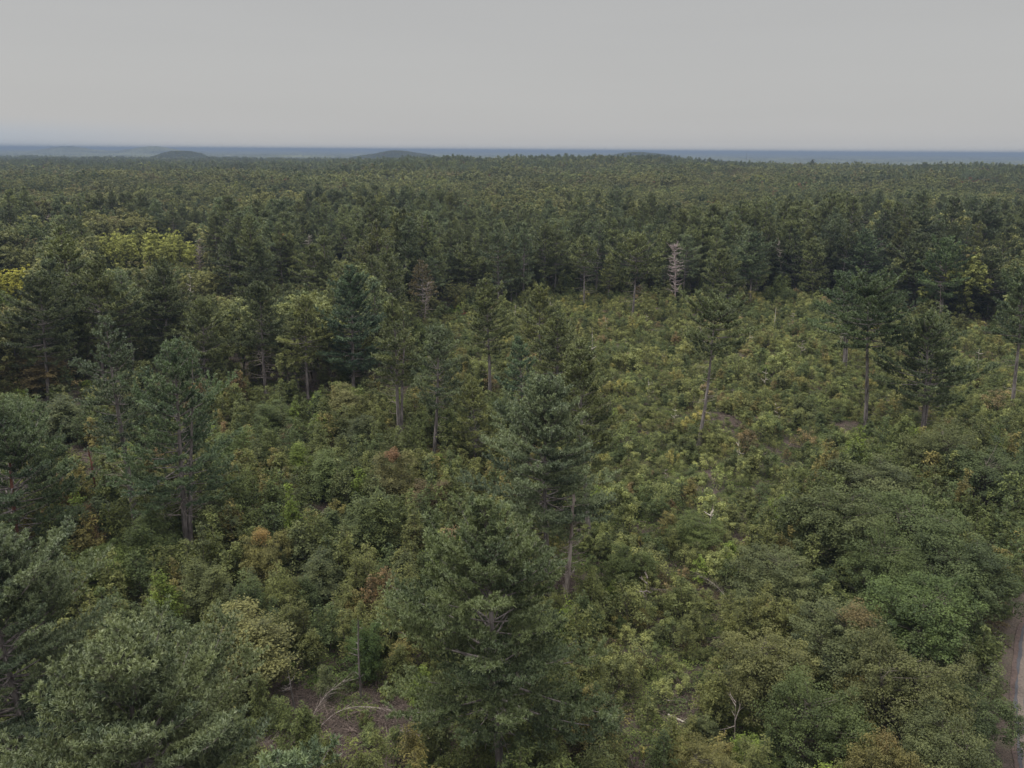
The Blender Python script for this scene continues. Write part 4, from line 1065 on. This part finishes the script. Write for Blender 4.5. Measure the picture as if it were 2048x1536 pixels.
# radio mast far beyond the ridge
d = ray(1494, 303.5); d = d / d[1] * 4200; zt = CAMZ + d[2]
g = Geo(); s = .9; cs = [(-s, -s), (s, -s), (s, s), (-s, s)]
tubes(g, np.array([[[a, b, 0], [a * .6, b * .6, zt]] for a, b in cs]), np.full((4, 2), .22), 4)
br = []
for k in range(14):
    z0, z1 = zt * k / 14, zt * (k + 1) / 14
    for i in range(4): a, b = cs[i], cs[(i + 1) % 4]; br.append([[a[0] * .85, a[1] * .85, z0], [b[0] * .85, b[1] * .85, z1]])
tubes(g, np.array(br), np.full((len(br), 2), .10), 4)
o = bpy.data.objects.new('radio_mast', g.mesh('radio_mast', [M_BARK])); COL.objects.link(o); o.location = (d[0], 4200, 0)
reg(o, 'mast', zt, 'thin lattice radio mast on the horizon beyond the ridge', None, None, 2)

# ------------------------------------------------------------------ young growth in front of the wood
rng = np.random.default_rng(88)
sap_c, shr_c = [], []
P, px = scatter(rng, 36, 250, 2.35, .80)
ok = ~in_wood(px[:, 0], px[:, 1]) & ~road_clear(P[:, 0], P[:, 1], 1.6)
P, px = P[ok], px[ok]
clear_ = in_poly(px[:, 0], px[:, 1], CLEAR); bare = bareness(px[:, 0], px[:, 1])
nA = vnoise(P[:, 0], P[:, 1], 9, 31); nB = vnoise(P[:, 0], P[:, 1], 25, 32)
def sap_tint(x, y, r):
    a = vnoise(x, y, 12, 33); b = r.random(); c = np.array(GREEN) * (1 - a) + np.array(OLIVE) * a
    if b < .16: c = np.array(DEEP)
    elif b < .28: c = np.array(GREY)
    elif b < .36: c = np.array((.14, .135, .055))
    elif b < .368: c = np.array((.14, .105, .06))
    elif b < .40: c = np.array(BRIGHT)
    return c * r.uniform(.82, 1.18)
SHOW = [(h_[3], h_[4], 24) for h_ in HP if h_[3] and h_[4] < 1250] + [(1133, 1185, 30), (196, 1000, 25), (1552, 663, 20), (1350, 606, 30), (720, 1425, 90), (790, 1470, 60), (640, 1035, 45), (680, 1035, 40), (1365, 1450, 50), (1350, 1180, 60), (1430, 1200, 50), (590, 1424, 25), (722, 1400, 25), (1468, 1492, 30)]
def cap_height(q, h, x, y):
    for sx_, sy_, hw_ in SHOW:
        if abs(q[0] - sx_) < hw_ and sy_ < q[1] < sy_ + 230: h = min(h, (q[1] - sy_ + 14) * math.sqrt(x * x + y * y + 1600) / FOC / .85)
    return h
for (x, y), q, c, b, a, bb in zip(P, px, clear_, bare, nA, nB):
    if rng.random() < b * .97: continue
    if not free(x, y, .55): continue
    if c:
        if rng.random() < 1.1 * max(0, a - .30) or (rng.random() < .08): h = rng.uniform(1.6, 4.2)
        else: continue
    else:
        if rng.random() > .62 + .6 * a: continue
        h = rng.uniform(3.6, 8.2) * (.7 + .55 * bb)
    h = cap_height(q, h, x, y)
    if h < 1.2: continue
    sap_c.append((x, y, h, rng.integers(0, 7), sap_tint(x, y, rng), q))
P, px = scatter(rng, 36, 255, 1.75, .80)
ok = ~(in_wood(px[:, 0], px[:, 1] + 22)) & ~road_clear(P[:, 0], P[:, 1], .9)
P, px = P[ok], px[ok]; clear_ = in_poly(px[:, 0], px[:, 1], CLEAR); bare = bareness(px[:, 0], px[:, 1]); nA = vnoise(P[:, 0], P[:, 1], 7, 41)
def shr_tint(x, y, r, c):
    a = vnoise(x, y, 8, 43); b = r.random()
    c0 = np.array((.115, .138, .050)) * a + np.array((.075, .115, .038)) * (1 - a)
    if c: c0 = c0 * .90 + np.array((.034, .027, .022))
    if b < .12: c0 = np.array((.068, .092, .042))
    elif b < .17: c0 = np.array((.155, .155, .062))
    elif b < .215: c0 = np.array((.14, .118, .07))
    elif b < .2165: c0 = np.array((.15, .065, .05))
    return c0 * (1.38 if c else 1.) * r.uniform(.68, 1.3)
for (x, y), q, c, b, a in zip(P, px, clear_, bare, nA):
    if rng.random() < b * .97: continue
    if rng.random() > (.78 if c else .5) + .7 * (a - .5): continue
    shr_c.append((x, y, rng.lognormal(.08 if c else -.1, .42), rng.integers(0, 7), shr_tint(x, y, rng, c), q))
ind_s, rest_s = split(sap_c, 300)
for (x, y, h, i, tint, q) in ind_s:
    inst_tree('young_tree', SAP[i], x, y, .5 + .5 * h / 5, tint, 'young tree', h, None, 'slender young trees of the regrowth', None, 1.5, zs=(h / 5) / (.5 + .5 * h / 5), rng=rng)
ss = Stuff(); SAPM = []
for s in range(7):
    r = np.random.default_rng(420 + s)
    gw, gl = sapling_geo(r, H=5., W=r.uniform(1.2, 1.9), stems=int(r.integers(2, 6)), leaf=.24, nb=28, per=13, lod=1)
    SAPM.append(merged(gw, gl, 'young_growth', [M_LEAF, M_BARK_THIN]))
for (x, y, h, i, tint, q) in rest_s: ss.add(x, y, int(i), rng.uniform(0, 6.28), .5 + .5 * h / 5, (h / 5) / (.5 + .5 * h / 5), tint)
ss.build('young_growth', SAPM, 'dense young tree regrowth filling the cut-over land')
ind_h, rest_h = split(shr_c, 300)
for (x, y, h, i, tint, q) in ind_h:
    inst_one('shrub', SHRUB[i], x, y, h, tint, 'shrub', h, None, 'low shrubs of the regrowth', None, 1.2, rng=rng)
sh = Stuff()
for (x, y, h, i, tint, q) in rest_h: sh.add(x, y, int(i), rng.uniform(0, 6.28), h, 1., tint)
sh.build('shrub_growth', SHRUB, 'knee-high shrubs covering the clearing')
# understorey inside the edge of the wood
P, px = scatter(rng, 120, 430, 4.2, .80)
ok = in_wood(px[:, 0], px[:, 1]); P, px = P[ok], px[ok]; nA = vnoise(P[:, 0], P[:, 1], 14, 61); bare = bareness(px[:, 0], px[:, 1])
und = Stuff()
for (x, y), q, a, b in zip(P, px, nA, bare):
    if rng.random() > .25 + .75 * a or rng.random() < b: continue
    h = rng.uniform(2.5, 8)
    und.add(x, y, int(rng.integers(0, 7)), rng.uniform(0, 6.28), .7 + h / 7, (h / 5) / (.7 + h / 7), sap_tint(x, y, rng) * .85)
und.build('understorey', SAPM, 'leafy understorey at the foot of the wood')
# ground cover and brush
P, px = scatter(rng, 36, 258, 2.3, .80)
ok = ~(in_wood(px[:, 0], px[:, 1] + 30)) & ~road_clear(P[:, 0], P[:, 1], 1.3); P, px = P[ok], px[ok]; bare = bareness(px[:, 0], px[:, 1]); nA = vnoise(P[:, 0], P[:, 1], 6, 51)
gc, sl = Stuff(), Stuff()
for (x, y), b, a in zip(P, bare, nA):
    if rng.random() < .30 + .8 * b: sl.add(x, y, int(rng.integers(0, 4)), rng.uniform(0, 6.28), rng.uniform(.8, 1.3), 1., (.2, .15, .12))
    if rng.random() < b * .93: continue
    if rng.random() > .55 + .8 * a: continue
    gc.add(x, y, int(rng.integers(0, 5)), rng.uniform(0, 6.28), rng.uniform(.8, 1.25), rng.uniform(.7, 1.5), shr_tint(x, y, rng, False) * .95)
P, px = scatter(rng, 36, 160, 1.1, .80)
bare = bareness(px[:, 0], px[:, 1])
for (x, y), b in zip(P, bare):
    if rng.random() < b * .8 - .1: sl.add(x, y, int(rng.integers(0, 4)), rng.uniform(0, 6.28), rng.uniform(.6, 1.2), 1., (.2, .15, .12))
    if b > .2 and rng.random() < .10: gc.add(x, y, int(rng.integers(0, 5)), rng.uniform(0, 6.28), rng.uniform(.25, .6), 1., shr_tint(x, y, rng, False))
gc.build('ground_cover', COVER, 'low green ferns and plants over the forest floor')
sl.build('brush_debris', SLASH, 'brown cut twigs and brush littering the ground')

# ------------------------------------------------------------------ words that single out each of the repeated plants
ONES = ['', 'first', 'second', 'third', 'fourth', 'fifth', 'sixth', 'seventh', 'eighth', 'ninth', 'tenth', 'eleventh', 'twelfth', 'thirteenth', 'fourteenth', 'fifteenth', 'sixteenth', 'seventeenth', 'eighteenth', 'nineteenth', 'twentieth']
TENS = {2: 'twenty', 3: 'thirty', 4: 'forty', 5: 'fifty', 6: 'sixty', 7: 'seventy', 8: 'eighty', 9: 'ninety'}
def ordinal(k):
    if k <= 20: return ONES[k]
    t_, u_ = divmod(k, 10)
    return TENS[t_] + '-' + ONES[u_] if u_ else TENS[t_][:-1] + 'ieth'
def colour_word(c):
    r, g, b = c; m_ = r / g
    if m_ > 1.35: return 'rusty'
    if m_ > 1.05: return 'tan'
    if b / g > .58: return 'blue-green'
    lum = .3 * r + .6 * g + .1 * b
    if m_ > .93: return 'yellow-green' if lum > .15 else 'olive'
    return 'pale green' if lum > .15 else ('dark green' if lum < .085 else 'mid-green')
LM = [(q['x'], q['y'], q['short']) for q in REG if q['short']]
for px_, py_, nm in ((285, 560, 'the yellow-green poplar grove'), (700, 1440, 'the brown brush patch at bottom'), (2012, 1330, 'the road shoulder'), (1372, 1440, 'the small bare patch'), (1397, 1180, 'the white arching stem')):
    a_, b_ = at_ground(px_, py_); LM.append((a_, b_, nm))
SECT = ['right of', 'behind and right of', 'behind', 'behind and left of', 'left of', 'before and left of', 'in front of', 'before and right of']
buckets = {}
for q in REG:
    if q['label']: continue
    best = min(LM, key=lambda l: (l[0] - q['x']) ** 2 + (l[1] - q['y']) ** 2)
    rr = math.hypot(best[0], best[1]); ux, uy = best[0] / rr, best[1] / rr
    dx, dy = q['x'] - best[0], q['y'] - best[1]
    depth = dx * ux + dy * uy; side_ = dx * uy - dy * ux
    k = int(round(math.atan2(depth, side_) / (pi / 4))) % 8
    buckets.setdefault((q['cat'], best[2], k), []).append((math.hypot(dx, dy), q))
for (cat, lm, k), lst in buckets.items():
    lst.sort(key=lambda a_: a_[0])
    hs = sorted(q['h'] for _, q in lst)
    for i, (_, q) in enumerate(lst):
        ob = q['o']; tn = ob.get('tint')
        if tn is None: tn = ([c.get('tint') for c in ob.children if c.get('tint') is not None] + [None])[0]
        size = 'tall ' if q['h'] > hs[len(hs) // 2] * 1.15 else ('short ' if q['h'] < hs[len(hs) // 2] * .85 else '')
        lab = '%s%s %s %s %s' % (size, colour_word(list(tn)) if tn is not None else 'pale', cat, SECT[k], lm)
        lab += ', nearest that way' if i == 0 else ', %s that way' % ordinal(i + 1)
        if len(lab.split()) > 16: lab = lab[len(size):]
        if len(lab.split()) > 16: lab = lab.split(' ', 1)[1]
        ob['label'] = lab

# ------------------------------------------------------------------ haze
HAZE = True
if HAZE:
    bx0, bx1, by0, by1, bz0, bz1 = -36000, 36000, -900, 42000, -26, 60
    me = bpy.data.meshes.new('haze')
    me.from_pydata([(x, y, z) for z in (bz0, bz1) for y in (by0, by1) for x in (bx0, bx1)], [], [(0, 2, 3, 1), (4, 5, 7, 6), (0, 1, 5, 4), (2, 6, 7, 3), (0, 4, 6, 2), (1, 3, 7, 5)])
    hz = bpy.data.objects.new('haze', me); COL.objects.link(hz); hz['kind'] = 'stuff'; hz['label'] = 'thin bluish haze over the distant forest'
    mh, t = new_mat('haze'); o = t.nodes.new('ShaderNodeOutputMaterial'); v = t.nodes.new('ShaderNodeVolumePrincipled')
    v.inputs['Color'].default_value = (.235, .30, .405, 1); v.inputs['Density'].default_value = .00020; v.inputs['Anisotropy'].default_value = 0
    t.links.new(v.outputs[0], o.inputs['Volume']); me.materials.append(mh)
print('objects', len(bpy.data.objects), 'far', len(pine_far.p), len(broad_far.p), 'mid', len(cand_p), len(cand_b), 'sap', len(sap_c), 'shr', len(shr_c), 'gc', len(gc.p))
